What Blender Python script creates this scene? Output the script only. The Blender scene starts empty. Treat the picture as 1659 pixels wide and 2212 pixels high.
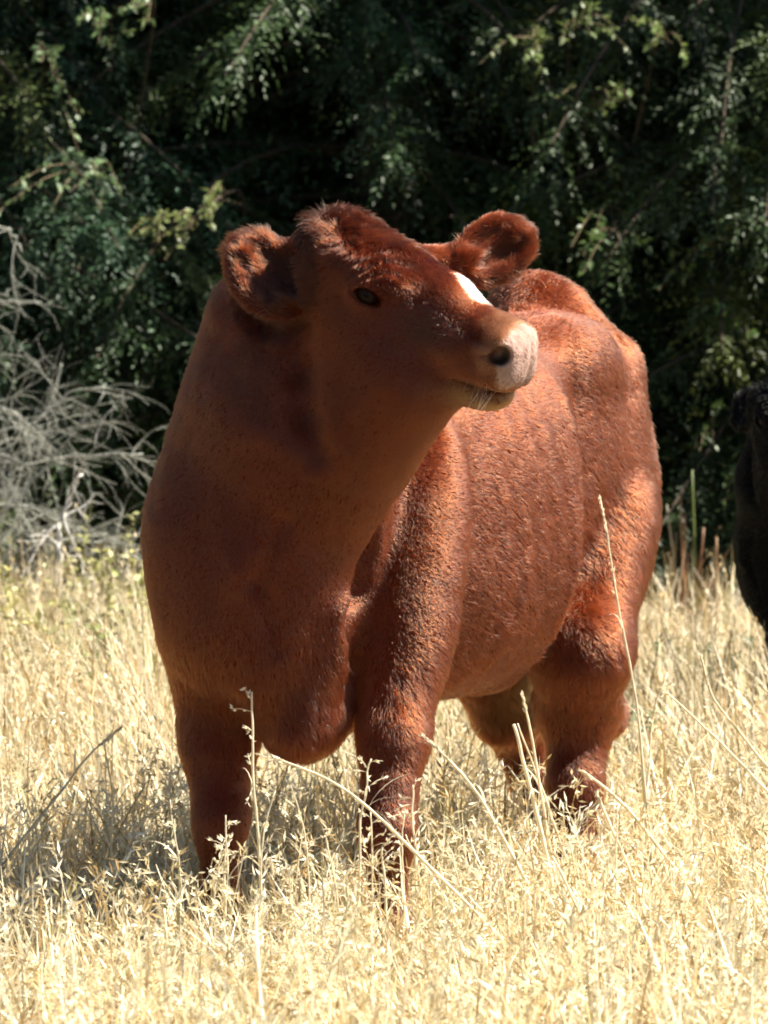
import bpy, bmesh, math
import numpy as np
from mathutils import Vector, Matrix

# ------------------------------------------------------------------ camera, sky, sun, exposure
SC = bpy.context.scene
COL = SC.collection
rng = np.random.default_rng(11)

FPX = 10720.0                    # focal length in pixels of a 1659 x 2212 picture
CXP, CYP = 829.5, 1106.0
HORIZON = 462.0
CAMZ = 1.2
PITCH = math.atan((CYP - HORIZON) / FPX)
CAM = np.array([0.0, 0.0, CAMZ])
FWD = np.array([0.0, math.cos(PITCH), -math.sin(PITCH)])
UPV = np.array([0.0, math.sin(PITCH), math.cos(PITCH)])
RGT = np.array([1.0, 0.0, 0.0])

cam_data = bpy.data.cameras.new('camera')
cam = bpy.data.objects.new('camera', cam_data)
COL.objects.link(cam)
cam.location = CAM
cam.rotation_euler = (math.pi / 2 - PITCH, 0, 0)
cam_data.sensor_fit = 'VERTICAL'
cam_data.sensor_height = 24.0
cam_data.lens = 24.0 * FPX / 2212.0
cam_data.clip_start = 0.1
cam_data.clip_end = 500
cam_data.dof.use_dof = True
cam_data.dof.focus_distance = 7.95
cam_data.dof.aperture_fstop = 7.0
SC.camera = cam

SUN_DIR = np.array([0.72, 0.05, 0.86])          # towards the sun
SUN_DIR = SUN_DIR / np.linalg.norm(SUN_DIR)
SUN_EL = math.asin(SUN_DIR[2])
SUN_AZ = math.atan2(SUN_DIR[0], SUN_DIR[1])     # from +Y towards +X
world = bpy.data.worlds.new('World')
SC.world = world
world.use_nodes = True
wn = world.node_tree
bgn = wn.nodes['Background']
sky = wn.nodes.new('ShaderNodeTexSky')
sky.sky_type = 'NISHITA'
sky.sun_disc = False
sky.sun_elevation = SUN_EL
sky.sun_rotation = SUN_AZ
wn.links.new(sky.outputs[0], bgn.inputs['Color'])
bgn.inputs['Strength'].default_value = 0.05
sd = bpy.data.lights.new('sun', 'SUN')
sd.energy = 5.0
sd.angle = math.radians(0.5)
sd.color = (1.0, 0.93, 0.82)
sun = bpy.data.objects.new('sun', sd)
COL.objects.link(sun)
sun.location = (6, 6, 12)
sun.rotation_euler = Vector(SUN_DIR).to_track_quat('Z', 'Y').to_euler()

SC.view_settings.view_transform = 'Standard'
SC.view_settings.look = 'None'
SC.view_settings.gamma = 1.0
SC.view_settings.exposure = 1.7
SC.view_settings.use_curve_mapping = False
SC.render.engine = 'CYCLES'
SC.cycles.filter_width = 1.9
SC.cycles.max_bounces = 8
SC.cycles.transparent_max_bounces = 8


# ------------------------------------------------------------------ helpers
def V(px, py, d):
    """point on the ray of a pixel (1659 x 2212 picture) at distance y = d"""
    r = FWD + RGT * ((px - CXP) / FPX) + UPV * ((CYP - py) / FPX)
    return CAM + r * (d / r[1])


def G(px, d):
    p = V(px, 1500, d)
    return np.array([p[0], d, 0.0])


def nrm(v):
    v = np.asarray(v, float)
    return v / (np.linalg.norm(v, axis=-1, keepdims=True) + 1e-12)


def vnoise(P, seed=0):
    """value noise in -1..1 on an (n,3) array"""
    P = np.asarray(P)
    i = np.floor(P).astype(np.int64)
    f = P - i
    f = f * f * (3 - 2 * f)

    def h(a, b, c):
        n = (a * 73856093) ^ (b * 19349663) ^ (c * 83492791) ^ (seed * 2654435761)
        n = (n ^ (n >> 13)) * 1274126177
        n = n ^ (n >> 16)
        return (n & 0xFFFF).astype(np.float64) / 32767.5 - 1.0
    r = 0
    for a in (0, 1):
        wa = f[:, 0] if a else 1 - f[:, 0]
        for b in (0, 1):
            wb = f[:, 1] if b else 1 - f[:, 1]
            for c in (0, 1):
                wc = f[:, 2] if c else 1 - f[:, 2]
                r = r + wa * wb * wc * h(i[:, 0] + a, i[:, 1] + b, i[:, 2] + c)
    return r


def tag(o, label=None, cat=None, group=None, kind=None):
    if label: o['label'] = label
    if cat: o['category'] = cat
    if group: o['group'] = group
    if kind: o['kind'] = kind
    return o


def empty(name, loc=(0, 0, 0)):
    o = bpy.data.objects.new(name, None)
    o.empty_display_size = 0.1
    o.location = loc
    COL.objects.link(o)
    return o


def mesh_obj(name, verts, faces, mat, parent=None, cols=None, smooth=True):
    """faces: list of (n,k) int arrays"""
    me = bpy.data.meshes.new(name)
    verts = np.asarray(verts, np.float32)
    me.vertices.add(len(verts))
    me.vertices.foreach_set('co', verts.ravel())
    if not isinstance(faces, (list, tuple)):
        faces = [faces]
    faces = [np.asarray(f, np.int32) for f in faces if len(f)]
    loops = np.concatenate([f.ravel() for f in faces])
    tot = np.concatenate([np.full(len(f), f.shape[1], np.int32) for f in faces])
    start = np.concatenate([[0], np.cumsum(tot)[:-1]]).astype(np.int32)
    me.loops.add(len(loops))
    me.loops.foreach_set('vertex_index', loops)
    me.polygons.add(len(tot))
    me.polygons.foreach_set('loop_start', start)
    me.polygons.foreach_set('loop_total', tot)
    if smooth:
        me.polygons.foreach_set('use_smooth', np.ones(len(tot), bool))
    me.update(calc_edges=True)
    if cols is not None:
        a = me.attributes.new('col', 'FLOAT_COLOR', 'POINT')
        c = np.ones((len(verts), 4), np.float32)
        c[:, :3] = cols
        a.data.foreach_set('color', c.ravel())
    if mat: me.materials.append(mat)
    o = bpy.data.objects.new(name, me)
    COL.objects.link(o)
    if parent:
        o.parent = parent
        o.matrix_parent_inverse = Matrix.Translation(-parent.location)
    return o


class MB:
    """collects vertices, faces and colours of one mesh"""
    def __init__(self):
        self.v, self.q, self.t, self.c, self.n = [], [], [], [], 0

    def add(self, v, q=None, t=None, c=(1, 1, 1)):
        v = np.asarray(v, float).reshape(-1, 3)
        if q is not None and len(q): self.q.append(np.asarray(q).reshape(-1, 4) + self.n)
        if t is not None and len(t): self.t.append(np.asarray(t).reshape(-1, 3) + self.n)
        c = np.asarray(c, float)
        self.c.append(np.broadcast_to(c, (len(v), 3)) if c.ndim == 1 else c)
        self.v.append(v)
        self.n += len(v)

    def tube(self, pts, rad, sides=6, c=(1, 1, 1), cap=True):
        pts = np.asarray(pts, float)
        n = len(pts)
        rad = np.broadcast_to(np.asarray(rad, float), (n,))
        tg = nrm(np.gradient(pts, axis=0))
        ref = np.array([0.31, 0.17, 0.93])
        u = nrm(np.cross(tg, ref))
        w = np.cross(tg, u)
        a = np.linspace(0, 2 * np.pi, sides, endpoint=False)
        ring = pts[:, None] + rad[:, None, None] * (np.cos(a)[None, :, None] * u[:, None] + np.sin(a)[None, :, None] * w[:, None])
        v = ring.reshape(-1, 3)
        i = np.arange(n - 1)[:, None] * sides
        j = np.arange(sides)[None]
        k = (j + 1) % sides
        q = np.stack([i + j, i + k, i + sides + k, i + sides + j], -1).reshape(-1, 4)
        if cap:
            v = np.vstack([v, pts[0], pts[-1]])
            jj = np.arange(sides); kk = (jj + 1) % sides
            t = np.vstack([np.stack([kk, jj, np.full(sides, n * sides)], -1),
                           np.stack([(n - 1) * sides + jj, (n - 1) * sides + kk, np.full(sides, n * sides + 1)], -1)])
        else:
            t = None
        self.add(v, q, t, c)

    def build(self, name, mat, parent=None, smooth=True):
        f = []
        if self.q: f.append(np.concatenate(self.q))
        if self.t: f.append(np.concatenate(self.t))
        return mesh_obj(name, np.concatenate(self.v), f, mat, parent, np.concatenate(self.c), smooth)


def spline(ctrl, n):
    """Catmull-Rom through control points"""
    c = np.asarray(ctrl, float)
    if len(c) == 2:
        return c[0] + (c[1] - c[0]) * np.linspace(0, 1, n)[:, None]
    p = np.vstack([2 * c[0] - c[1], c, 2 * c[-1] - c[-2]])
    t = np.linspace(0, len(c) - 1 - 1e-9, n)
    i = t.astype(int); f = (t - i)[:, None]
    a, b, d, e = p[i], p[i + 1], p[i + 2], p[i + 3]
    return 0.5 * (2 * b + (d - a) * f + (2 * a - 5 * b + 4 * d - e) * f ** 2 + (3 * b - a - 3 * d + e) * f ** 3)


# ------------------------------------------------------------------ materials
def new_mat(name):
    m = bpy.data.materials.new(name)
    m.use_nodes = True
    nt = m.node_tree
    return m, nt, nt.nodes['Principled BSDF'], nt.nodes['Material Output']


def leaf_mat(name, rough=0.6, trans=0.35, spec=0.3, var=0.25, scale=40):
    """colour from the 'col' attribute, broken up by noise, some light passing through"""
    m, nt, p, out = new_mat(name)
    at = nt.nodes.new('ShaderNodeAttribute'); at.attribute_name = 'col'
    geo = nt.nodes.new('ShaderNodeNewGeometry')
    no = nt.nodes.new('ShaderNodeTexNoise'); no.inputs['Scale'].default_value = scale
    nt.links.new(geo.outputs['Position'], no.inputs['Vector'])
    mr = nt.nodes.new('ShaderNodeMapRange')
    mr.inputs['From Min'].default_value = 0.25; mr.inputs['From Max'].default_value = 0.75
    mr.inputs['To Min'].default_value = 1 - var; mr.inputs['To Max'].default_value = 1 + var
    nt.links.new(no.outputs['Fac'], mr.inputs['Value'])
    mx = nt.nodes.new('ShaderNodeVectorMath'); mx.operation = 'SCALE'
    nt.links.new(at.outputs['Color'], mx.inputs[0]); nt.links.new(mr.outputs[0], mx.inputs['Scale'])
    nt.links.new(mx.outputs[0], p.inputs['Base Color'])
    p.inputs['Roughness'].default_value = rough
    p.inputs['Specular IOR Level'].default_value = spec
    if trans > 0:
        tr = nt.nodes.new('ShaderNodeBsdfTranslucent')
        nt.links.new(mx.outputs[0], tr.inputs['Color'])
        ms = nt.nodes.new('ShaderNodeMixShader'); ms.inputs[0].default_value = trans
        nt.links.new(p.outputs[0], ms.inputs[1]); nt.links.new(tr.outputs[0], ms.inputs[2])
        nt.links.new(ms.outputs[0], out.inputs['Surface'])
    return m


M_STRAW = leaf_mat('dry_straw', 0.55, 0.3, 0.35, 0.2, 60)
M_LEAF = leaf_mat('leaf', 0.45, 0.3, 0.4, 0.3, 25)
M_NEEDLE = leaf_mat('conifer_spray', 0.5, 0.2, 0.35, 0.3, 20)
M_BARK = leaf_mat('bark', 0.9, 0.0, 0.1, 0.5, 45)
M_TWIG = leaf_mat('dead_twig', 0.8, 0.0, 0.2, 0.35, 60)


def ground_mat():
    m, nt, p, out = new_mat('thatch_ground')
    geo = nt.nodes.new('ShaderNodeNewGeometry')
    n1 = nt.nodes.new('ShaderNodeTexNoise'); n1.inputs['Scale'].default_value = 3; n1.inputs['Detail'].default_value = 8
    n2 = nt.nodes.new('ShaderNodeTexNoise'); n2.inputs['Scale'].default_value = 90; n2.inputs['Detail'].default_value = 4
    mp = nt.nodes.new('ShaderNodeMapping'); mp.inputs['Scale'].default_value = (1, 0.25, 1)
    nt.links.new(geo.outputs['Position'], n1.inputs['Vector'])
    nt.links.new(geo.outputs['Position'], mp.inputs[0]); nt.links.new(mp.outputs[0], n2.inputs['Vector'])
    r1 = nt.nodes.new('ShaderNodeValToRGB')
    r1.color_ramp.elements[0].position = 0.35; r1.color_ramp.elements[0].color = (0.10, 0.072, 0.038, 1)
    r1.color_ramp.elements[1].position = 0.7; r1.color_ramp.elements[1].color = (0.24, 0.175, 0.09, 1)
    r2 = nt.nodes.new('ShaderNodeValToRGB')
    r2.color_ramp.elements[0].position = 0.35; r2.color_ramp.elements[0].color = (0.35, 0.33, 0.3, 1)
    r2.color_ramp.elements[1].position = 0.65; r2.color_ramp.elements[1].color = (1, 1, 1, 1)
    nt.links.new(n1.outputs['Fac'], r1.inputs[0]); nt.links.new(n2.outputs['Fac'], r2.inputs[0])
    mx = nt.nodes.new('ShaderNodeMix'); mx.data_type = 'RGBA'; mx.blend_type = 'MULTIPLY'
    mx.inputs['Factor'].default_value = 1
    nt.links.new(r1.outputs[0], mx.inputs['A']); nt.links.new(r2.outputs[0], mx.inputs['B'])
    nt.links.new(mx.outputs['Result'], p.inputs['Base Color'])
    p.inputs['Roughness'].default_value = 0.95
    bp = nt.nodes.new('ShaderNodeBump'); bp.inputs['Distance'].default_value = 0.02
    nt.links.new(n2.outputs['Fac'], bp.inputs['Height']); nt.links.new(bp.outputs[0], p.inputs['Normal'])
    return m


def skin_mat(name, spec=0.06, rough=0.85):
    m, nt, p, out = new_mat(name)
    at = nt.nodes.new('ShaderNodeAttribute'); at.attribute_name = 'col'
    geo = nt.nodes.new('ShaderNodeNewGeometry')
    no = nt.nodes.new('ShaderNodeTexNoise'); no.inputs['Scale'].default_value = 260; no.inputs['Detail'].default_value = 3
    nt.links.new(geo.outputs['Position'], no.inputs['Vector'])
    nt.links.new(at.outputs['Color'], p.inputs['Base Color'])
    p.inputs['Roughness'].default_value = rough
    p.inputs['Specular IOR Level'].default_value = spec
    
    bp = nt.nodes.new('ShaderNodeBump'); bp.inputs['Distance'].default_value = 0.002; bp.inputs['Strength'].default_value = 0.8
    nt.links.new(no.outputs['Fac'], bp.inputs['Height']); nt.links.new(bp.outputs[0], p.inputs['Normal'])
    return m


def hair_mat(name, rough=0.27, radial=0.4, ior=1.41):
    m, nt, p, out = new_mat(name)
    nt.nodes.remove(p)
    at = nt.nodes.new('ShaderNodeAttribute'); at.attribute_name = 'hcol'
    hb = nt.nodes.new('ShaderNodeBsdfHairPrincipled')
    hb.model = 'CHIANG'
    hb.parametrization = 'COLOR'
    nt.links.new(at.outputs['Color'], hb.inputs['Color'])
    hb.inputs['IOR'].default_value = ior
    hb.inputs['Roughness'].default_value = rough
    hb.inputs['Radial Roughness'].default_value = radial
    nt.links.new(hb.outputs[0], out.inputs['Surface'])
    return m


M_SKIN = skin_mat('calf_skin')
M_HAIR = hair_mat('red_coat')


def plain(name, col, rough=0.5, spec=0.5, coat=0.0):
    m, nt, p, out = new_mat(name)
    no = nt.nodes.new('ShaderNodeTexNoise'); no.inputs['Scale'].default_value = 60
    tc = nt.nodes.new('ShaderNodeTexCoord')
    nt.links.new(tc.outputs['Object'], no.inputs['Vector'])
    rp = nt.nodes.new('ShaderNodeValToRGB')
    rp.color_ramp.elements[0].color = (*[c * 0.7 for c in col], 1)
    rp.color_ramp.elements[1].color = (*[min(1, c * 1.3) for c in col], 1)
    nt.links.new(no.outputs['Fac'], rp.inputs[0]); nt.links.new(rp.outputs[0], p.inputs['Base Color'])
    p.inputs['Roughness'].default_value = rough
    p.inputs['Specular IOR Level'].default_value = spec
    p.inputs['Coat Weight'].default_value = coat
    return m


M_EYE = plain('eyeball', (0.020, 0.011, 0.007), 0.15, 0.08, 0.0)
M_PUPIL = plain('pupil', (0.003, 0.003, 0.004), 0.12, 0.08, 0.0)
M_HOOF = plain('hoof_horn', (0.06, 0.045, 0.03), 0.55, 0.4)


# ------------------------------------------------------------------ ground
def ground_z(x, y):
    P = np.stack([np.asarray(x, float), np.asarray(y, float), np.zeros_like(np.asarray(x, float))], -1)
    return 0.025 * vnoise(P * [1.3, 1.3, 1], 3) + 0.012 * vnoise(P * [4, 4, 1], 4) - 0.02


gx = np.concatenate([np.linspace(-80, -4, 24), np.linspace(-3.8, 3.8, 77), np.linspace(4, 80, 24)])
gy = np.concatenate([np.linspace(-40, 3.8, 14), np.linspace(4, 20, 161), np.linspace(20.4, 120, 30)])
GX, GY = np.meshgrid(gx, gy)
GV = np.stack([GX.ravel(), GY.ravel(), ground_z(GX.ravel(), GY.ravel())], -1)
nx, ny = len(gx), len(gy)
ii = (np.arange(ny - 1)[:, None] * nx + np.arange(nx - 1)[None]).ravel()
gq = np.stack([ii, ii + 1, ii + nx + 1, ii + nx], -1)
tag(mesh_obj('ground', GV, gq, ground_mat()), kind='structure')

# ------------------------------------------------------------------ the calf: one signed distance field, meshed once
AX0 = np.array([-0.215, 7.86]); BDIR = np.array([0.454, 0.891]); LDIR = np.array([0.891, -0.454])


def body_pt(s, l, z):
    q = AX0 + BDIR * s + LDIR * l
    return np.array([q[0], q[1], z])


# head frame
HF = nrm([0.87, -0.43, -0.24])
HL = nrm(np.cross([0, 0, 1.0], HF)); HU = np.cross(HF, HL)
ROLL = math.radians(8)
HL, HU = HL * math.cos(ROLL) + HU * math.sin(ROLL), HU * math.cos(ROLL) - HL * math.sin(ROLL)
HO = V(792, 640, 7.70) + 0.083 * HL
HR = np.stack([HF, HL, HU])                    # rows: head axes


def hp(f, l, u):
    return HO + HF * f + HL * l + HU * u


def rot_axes(a, b):
    a = nrm(a); b = nrm(b - a * np.dot(a, b)); return np.stack([a, b, np.cross(a, b)])


def hcoords(P):
    return (P - HO) @ HR.T


BODY_R = np.array([[BDIR[0], BDIR[1], 0], [LDIR[0], LDIR[1], 0], [0, 0, 1.0]])

SECT = np.array([  # s, centre z, half width, half height up, half height down
    [0.02, 0.64, 0.07, 0.13, 0.15],
    [0.10, 0.64, 0.108, 0.22, 0.25],
    [0.22, 0.65, 0.152, 0.30, 0.28],
    [0.40, 0.67, 0.190, 0.315, 0.285],
    [0.58, 0.68, 0.222, 0.305, 0.30],
    [0.76, 0.69, 0.232, 0.30, 0.30],
    [0.91, 0.73, 0.150, 0.285, 0.27],
    [1.06, 0.77, 0.170, 0.258, 0.24],
    [1.17, 0.77, 0.155, 0.222, 0.22],
    [1.26, 0.77, 0.085, 0.130, 0.16]])

PR = []


def U(fn, k=0.04): PR.append(('u', fn, k))
def S(fn, k=0.01): PR.append(('s', fn, k))


def cone(a, b, ra, rb):
    a = np.asarray(a, float); b = np.asarray(b, float); ba = b - a; bb = float(np.dot(ba, ba))

    def f(P):
        pa = P - a
        t = np.clip(pa @ ba / bb, 0, 1)
        return np.sqrt(((pa - t[:, None] * ba) ** 2).sum(1)) - (ra + (rb - ra) * t)
    return f


def ell(c, R, r):
    c = np.asarray(c, float); r = np.asarray(r, float)

    def f(P):
        q = (P - c) @ R.T
        k0 = np.sqrt(((q / r) ** 2).sum(1)); k1 = np.sqrt(((q / r ** 2) ** 2).sum(1)) + 1e-9
        return k0 * (k0 - 1) / k1
    return f


def trunk(P):
    d0 = P[:, :2] - AX0
    s = d0 @ BDIR; l = d0 @ LDIR; z = P[:, 2]
    sc = np.clip(s, SECT[0, 0], SECT[-1, 0])
    cz = np.interp(sc, SECT[:, 0], SECT[:, 1]); hw = np.interp(sc, SECT[:, 0], SECT[:, 2])
    hu = np.interp(sc, SECT[:, 0], SECT[:, 3]); hd = np.interp(sc, SECT[:, 0], SECT[:, 4])
    dz = z - cz
    low = np.clip(-dz / hd, 0, 1.2)
    hw = hw * (1 - np.interp(sc, [0.0, 0.25, 0.5], [0.50, 0.42, 0.08]) * low ** 1.3)
    hh = np.where(dz > 0, hu, hd)
    ex = 2.5
    q = ((np.abs(l) / hw) ** ex + (np.abs(dz) / hh) ** ex + 1e-12) ** (1 / ex)
    d = (q - 1) * np.minimum(hw, hh)
    return np.where(d > 0, np.hypot(d, s - sc), d + np.abs(s - sc))


I3 = np.eye(3)
U(trunk, 0.02)
# hip and withers bumps, spine
U(ell(body_pt(1.00, 0.10, 0.945), BODY_R, (0.10, 0.05, 0.05)), 0.08)
U(cone(V(1150, 700, 8.93), V(1315, 798, 8.90), 0.062, 0.060), 0.08)
U(ell(V(1168, 668, 8.95), I3, (0.065, 0.08, 0.045)), 0.10)
U(cone(body_pt(0.16, 0, 0.93), body_pt(0.36, 0, 0.945), 0.05, 0.05), 0.08)
# shoulders
RS = rot_axes(body_pt(0.13, 0.13, 0.45) - body_pt(0.27, 0.11, 0.85), BODY_R[1])
U(ell(V(900, 1200, 8.06), RS, (0.25, 0.082, 0.088)), 0.016)
U(ell(body_pt(0.18, -0.118, 0.67), RS, (0.22, 0.065, 0.10)), 0.05)
# neck crest, neck, throat
U(cone(V(548, 1110, 8.02), V(598, 715, 7.95), 0.175, 0.118), 0.07)
U(cone(V(648, 1080, 7.92), V(862, 790, 7.79), 0.125, 0.112), 0.07)
U(cone(V(640, 900, 7.90), V(760, 690, 7.85), 0.14, 0.10), 0.07)
# chest and brisket
U(ell(V(528, 1225, 7.95), BODY_R, (0.115, 0.168, 0.22)), 0.04)
U(ell(V(606, 1375, 7.96), BODY_R, (0.10, 0.088, 0.13)), 0.04)
U(cone(V(612, 1440, 7.95), V(656, 1542, 7.95), 0.068, 0.050), 0.04)
U(cone(V(656, 1542, 7.95), body_pt(0.35, -0.01, 0.45), 0.050, 0.075), 0.05)
U(cone(V(738, 1330, 7.90), V(648, 1580, 7.92), 0.034, 0.030), 0.035)
U(cone(V(648, 1580, 7.92), V(676, 1580, 8.02), 0.028, 0.028), 0.03)
# front legs
U(cone(V(456, 1375, 8.06), V(472, 1600, 8.05), 0.0798, 0.0557), 0.06)
U(cone(V(470, 1600, 8.05), V(477, 1765, 8.02), 0.0557, 0.0426), 0.03)
U(cone(V(477, 1765, 8.02), V(476, 1800, 8.02), 0.0435, 0.0400), 0.02)
U(cone(V(476, 1800, 8.02), V(474, 1945, 8.03), 0.0357, 0.0287), 0.02)
U(cone(V(474, 1945, 8.03), V(474, 1985, 8.02), 0.0348, 0.0357), 0.02)
U(cone(V(474, 1985, 8.02), V(476, 2035, 7.98), 0.0331, 0.0365), 0.02)
U(cone(V(878, 1350, 8.03), V(852, 1600, 7.95), 0.0684, 0.0505), 0.035)
U(cone(V(852, 1600, 7.95), V(836, 1790, 7.90), 0.0505, 0.0435), 0.03)
U(cone(V(836, 1790, 7.90), V(836, 1825, 7.90), 0.0435, 0.0400), 0.02)
U(cone(V(836, 1825, 7.90), V(838, 1975, 7.92), 0.0357, 0.0287), 0.02)
U(cone(V(838, 1975, 7.92), V(838, 2010, 7.91), 0.0348, 0.0357), 0.02)
U(cone(V(838, 2010, 7.91), V(842, 2060, 7.88), 0.0331, 0.0365), 0.02)
# hind legs: thigh, stifle, gaskin, hock, cannon
U(ell(V(1322, 1065, 8.85), rot_axes(np.array([0, -0.12, -1.0]), BODY_R[1]), (0.225, 0.070, 0.128)), 0.035)
U(cone(V(1310, 1130, 8.80), V(1254, 1400, 8.66), 0.0880, 0.0765), 0.04)
U(cone(V(1254, 1400, 8.66), V(1246, 1520, 8.72), 0.0858, 0.0640), 0.04)
U(cone(V(1246, 1520, 8.72), V(1302, 1545, 8.80), 0.0568, 0.0372), 0.03)
U(cone(V(1250, 1540, 8.74), V(1242, 1690, 8.70), 0.0579, 0.0455), 0.03)
U(cone(V(1242, 1690, 8.70), V(1247, 1830, 8.69), 0.0444, 0.0372), 0.02)
U(cone(V(1247, 1830, 8.69), V(1247, 1905, 8.66), 0.0424, 0.0433), 0.02)
U(ell(body_pt(1.07, -0.11, 0.62), rot_axes(np.array([0.0, -0.1, -1.0]), BODY_R[1]), (0.27, 0.085, 0.14)), 0.05)
U(cone(body_pt(1.02, -0.09, 0.52), V(1098, 1530, 8.90), 0.1045, 0.0593), 0.05)
U(cone(V(1098, 1530, 8.90), V(1128, 1590, 9.05), 0.0556, 0.0440), 0.03)
U(cone(V(1128, 1590, 9.05), V(1172, 1790, 9.04), 0.0440, 0.0344), 0.03)
U(cone(V(1172, 1790, 9.04), V(1180, 1860, 9.00), 0.0364, 0.0401), 0.02)
# flank fold and udder area
U(cone(body_pt(0.80, 0.03, 0.45), body_pt(1.0, 0.0, 0.52), 0.06, 0.08), 0.06)
# tail
U(cone(body_pt(1.22, 0, 0.93), body_pt(1.31, 0, 0.84), 0.030, 0.024), 0.03)
U(cone(body_pt(1.31, 0, 0.84), body_pt(1.30, 0, 0.50), 0.022, 0.014), 0.01)
# head
U(ell(hp(-0.065, 0, -0.015), HR, (0.125, 0.088, 0.088)), 0.05)
U(cone(hp(-0.105, 0, 0.025), hp(0.09, 0, -0.008), 0.064, 0.056), 0.04)
U(cone(hp(-0.10, 0.045, 0.03), hp(-0.10, -0.045, 0.03), 0.045, 0.045), 0.03)
U(cone(hp(0.06, 0, -0.03), hp(0.205, 0, -0.038), 0.064, 0.043), 0.03)
for sg in (-1, 1):
    U(cone(hp(-0.035, sg * 0.055, 0.022), hp(0.03, sg * 0.052, 0.012), 0.034, 0.030), 0.02)      # brow
    U(ell(hp(-0.03, sg * 0.050, -0.088), HR, (0.095, 0.042, 0.085)), 0.025)                       # cheek
    U(cone(hp(0.03, sg * 0.05, -0.035), hp(0.14, sg * 0.034, -0.055), 0.028, 0.026), 0.03)        # cheek bone
U(cone(hp(-0.06, 0, -0.125), hp(0.17, 0, -0.108), 0.062, 0.030), 0.04)                            # lower jaw
U(ell(hp(0.208, 0, -0.05), HR, (0.047, 0.060, 0.049)), 0.022)
U(cone(hp(0.222, -0.026, -0.074), hp(0.222, 0.026, -0.074), 0.030, 0.030), 0.014)                                     # muzzle
for sg in (-1, 1):
    U(ell(hp(0.214, sg * 0.038, -0.038), HR, (0.032, 0.027, 0.033)), 0.012)
    U(ell(hp(0.188, sg * 0.030, -0.078), HR, (0.052, 0.026, 0.024)), 0.014)                       # upper lip
U(ell(hp(0.186, 0, -0.118), HR, (0.044, 0.041, 0.028)), 0.012)                                    # chin
# mouth line
S(ell(hp(0.215, 0, -0.104), HR, (0.062, 0.075, 0.0022)), 0.007)
# nostrils
for sg in (-1, 1):
    S(ell(hp(0.232, sg * 0.059, -0.040), rot_axes(nrm(HF * 0.75 + HL * sg * 0.65), HU), (0.034, 0.0165, 0.0175)), 0.006)
    S(ell(hp(0.214, sg * 0.065, -0.048), rot_axes(HF, HU + 0.3 * HL * sg), (0.016, 0.007, 0.012)), 0.006)
S(cone(hp(0.262, 0, -0.03), hp(0.258, 0, -0.095), 0.004, 0.004), 0.012)
# ears: a stem and a cupped flap each
EARS = []


def ear(root, tip, normal, width, stem):
    root = np.asarray(root); tip = np.asarray(tip)
    L = np.linalg.norm(tip - root); a = nrm(tip - root)
    n = nrm(normal - a * np.dot(normal, a)); w = np.cross(n, a)
    R = np.stack([a, w, n])
    c = root + a * L * 0.55
    U(cone(stem, root + a * L * 0.25 - n * 0.012, 0.034, 0.026), 0.02)
    U(ell(c - n * 0.004, R, (L * 0.5, width * 0.5, 0.019)), 0.022)
    S(ell(c + n * 0.022 - w * 0.012, R, (L * 0.40, width * 0.24, 0.027)), 0.010)
    S(ell(c + n * 0.022 + w * 0.026 - a * 0.01, R, (L * 0.34, width * 0.17, 0.024)), 0.010)
    EARS.append((c, a, w, n, L))


ear(V(652, 690, 7.74), V(525, 512, 7.82), np.array([0.30, -0.93, 0.10]), 0.125, hp(-0.10, -0.06, -0.01))
ear(V(985, 585, 7.90), V(1140, 500, 7.96), np.array([-0.25, -0.92, -0.10]), 0.105, hp(-0.10, 0.06, 0.0))
# eye sockets and lids
EYES = []
for sg in (-1, 1):
    e = hp(0.0, sg * 0.083, 0.0)
    out = nrm(HL * sg * 0.93 + HF * 0.33 + HU * 0.05)
    ax = nrm(HF * 0.93 - HU * 0.28)
    R = rot_axes(ax - out * np.dot(ax, out), out)            # along eye, out, across
    U(ell(e - out * 0.004, R, (0.034, 0.016, 0.026)), 0.012)
    S(ell(e + out * 0.006, R, (0.0230, 0.022, 0.0115)), 0.005)
    EYES.append((e - out * 0.0155, out, R))


def surface_point(px, py, d0=7.4, d1=8.3):
    dd = np.linspace(d0, d1, 400)
    pts = np.stack([V(px, py, q) for q in dd])
    ok = np.nonzero(sdf(pts) < 0)[0]
    return pts[ok[0]] if len(ok) else pts[-1]


def sdf(P):
    d = None
    for op, fn, k in PR:
        d2 = fn(P)
        if d is None:
            d = d2
        elif op == 'u':
            h = np.clip(0.5 + 0.5 * (d - d2) / k, 0, 1)
            d = d + (d2 - d) * h - k * h * (1 - h)
        else:
            h = np.clip(0.5 - 0.5 * (d + d2) / k, 0, 1)
            d = d + (-d2 - d) * h + k * h * (1 - h)
    # ribs, folds and muscle: low relief
    d = d + 0.0022 * vnoise(P * 12.0, 5) + 0.0010 * vnoise(P * 34.0, 6)
    dd = P[:, :2] - AX0
    s = dd @ BDIR
    ribs = np.clip((s - 0.42) / 0.08, 0, 1) * np.clip((0.86 - s) / 0.1, 0, 1) * np.clip((P[:, 2] - 0.5) / 0.1, 0, 1) * np.clip((0.95 - P[:, 2]) / 0.1, 0, 1)
    d = d + 0.0011 * ribs * np.sin((s + 0.16 * (P[:, 2] - 0.7)) * 2 * np.pi / 0.058)
    hq = hcoords(P)
    brow = np.exp(-(((hq[:, 0] + 0.015) / 0.06) ** 2 + ((np.abs(hq[:, 1]) - 0.055) / 0.045) ** 2 + ((hq[:, 2] - 0.045) / 0.032) ** 2))
    d = d + 0.0022 * brow * np.sin((np.hypot(hq[:, 0] - 0.03, hq[:, 2] + 0.03) + 0.004 * vnoise(P * 30, 7)) * 2 * np.pi / 0.0135)
    return d


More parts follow.
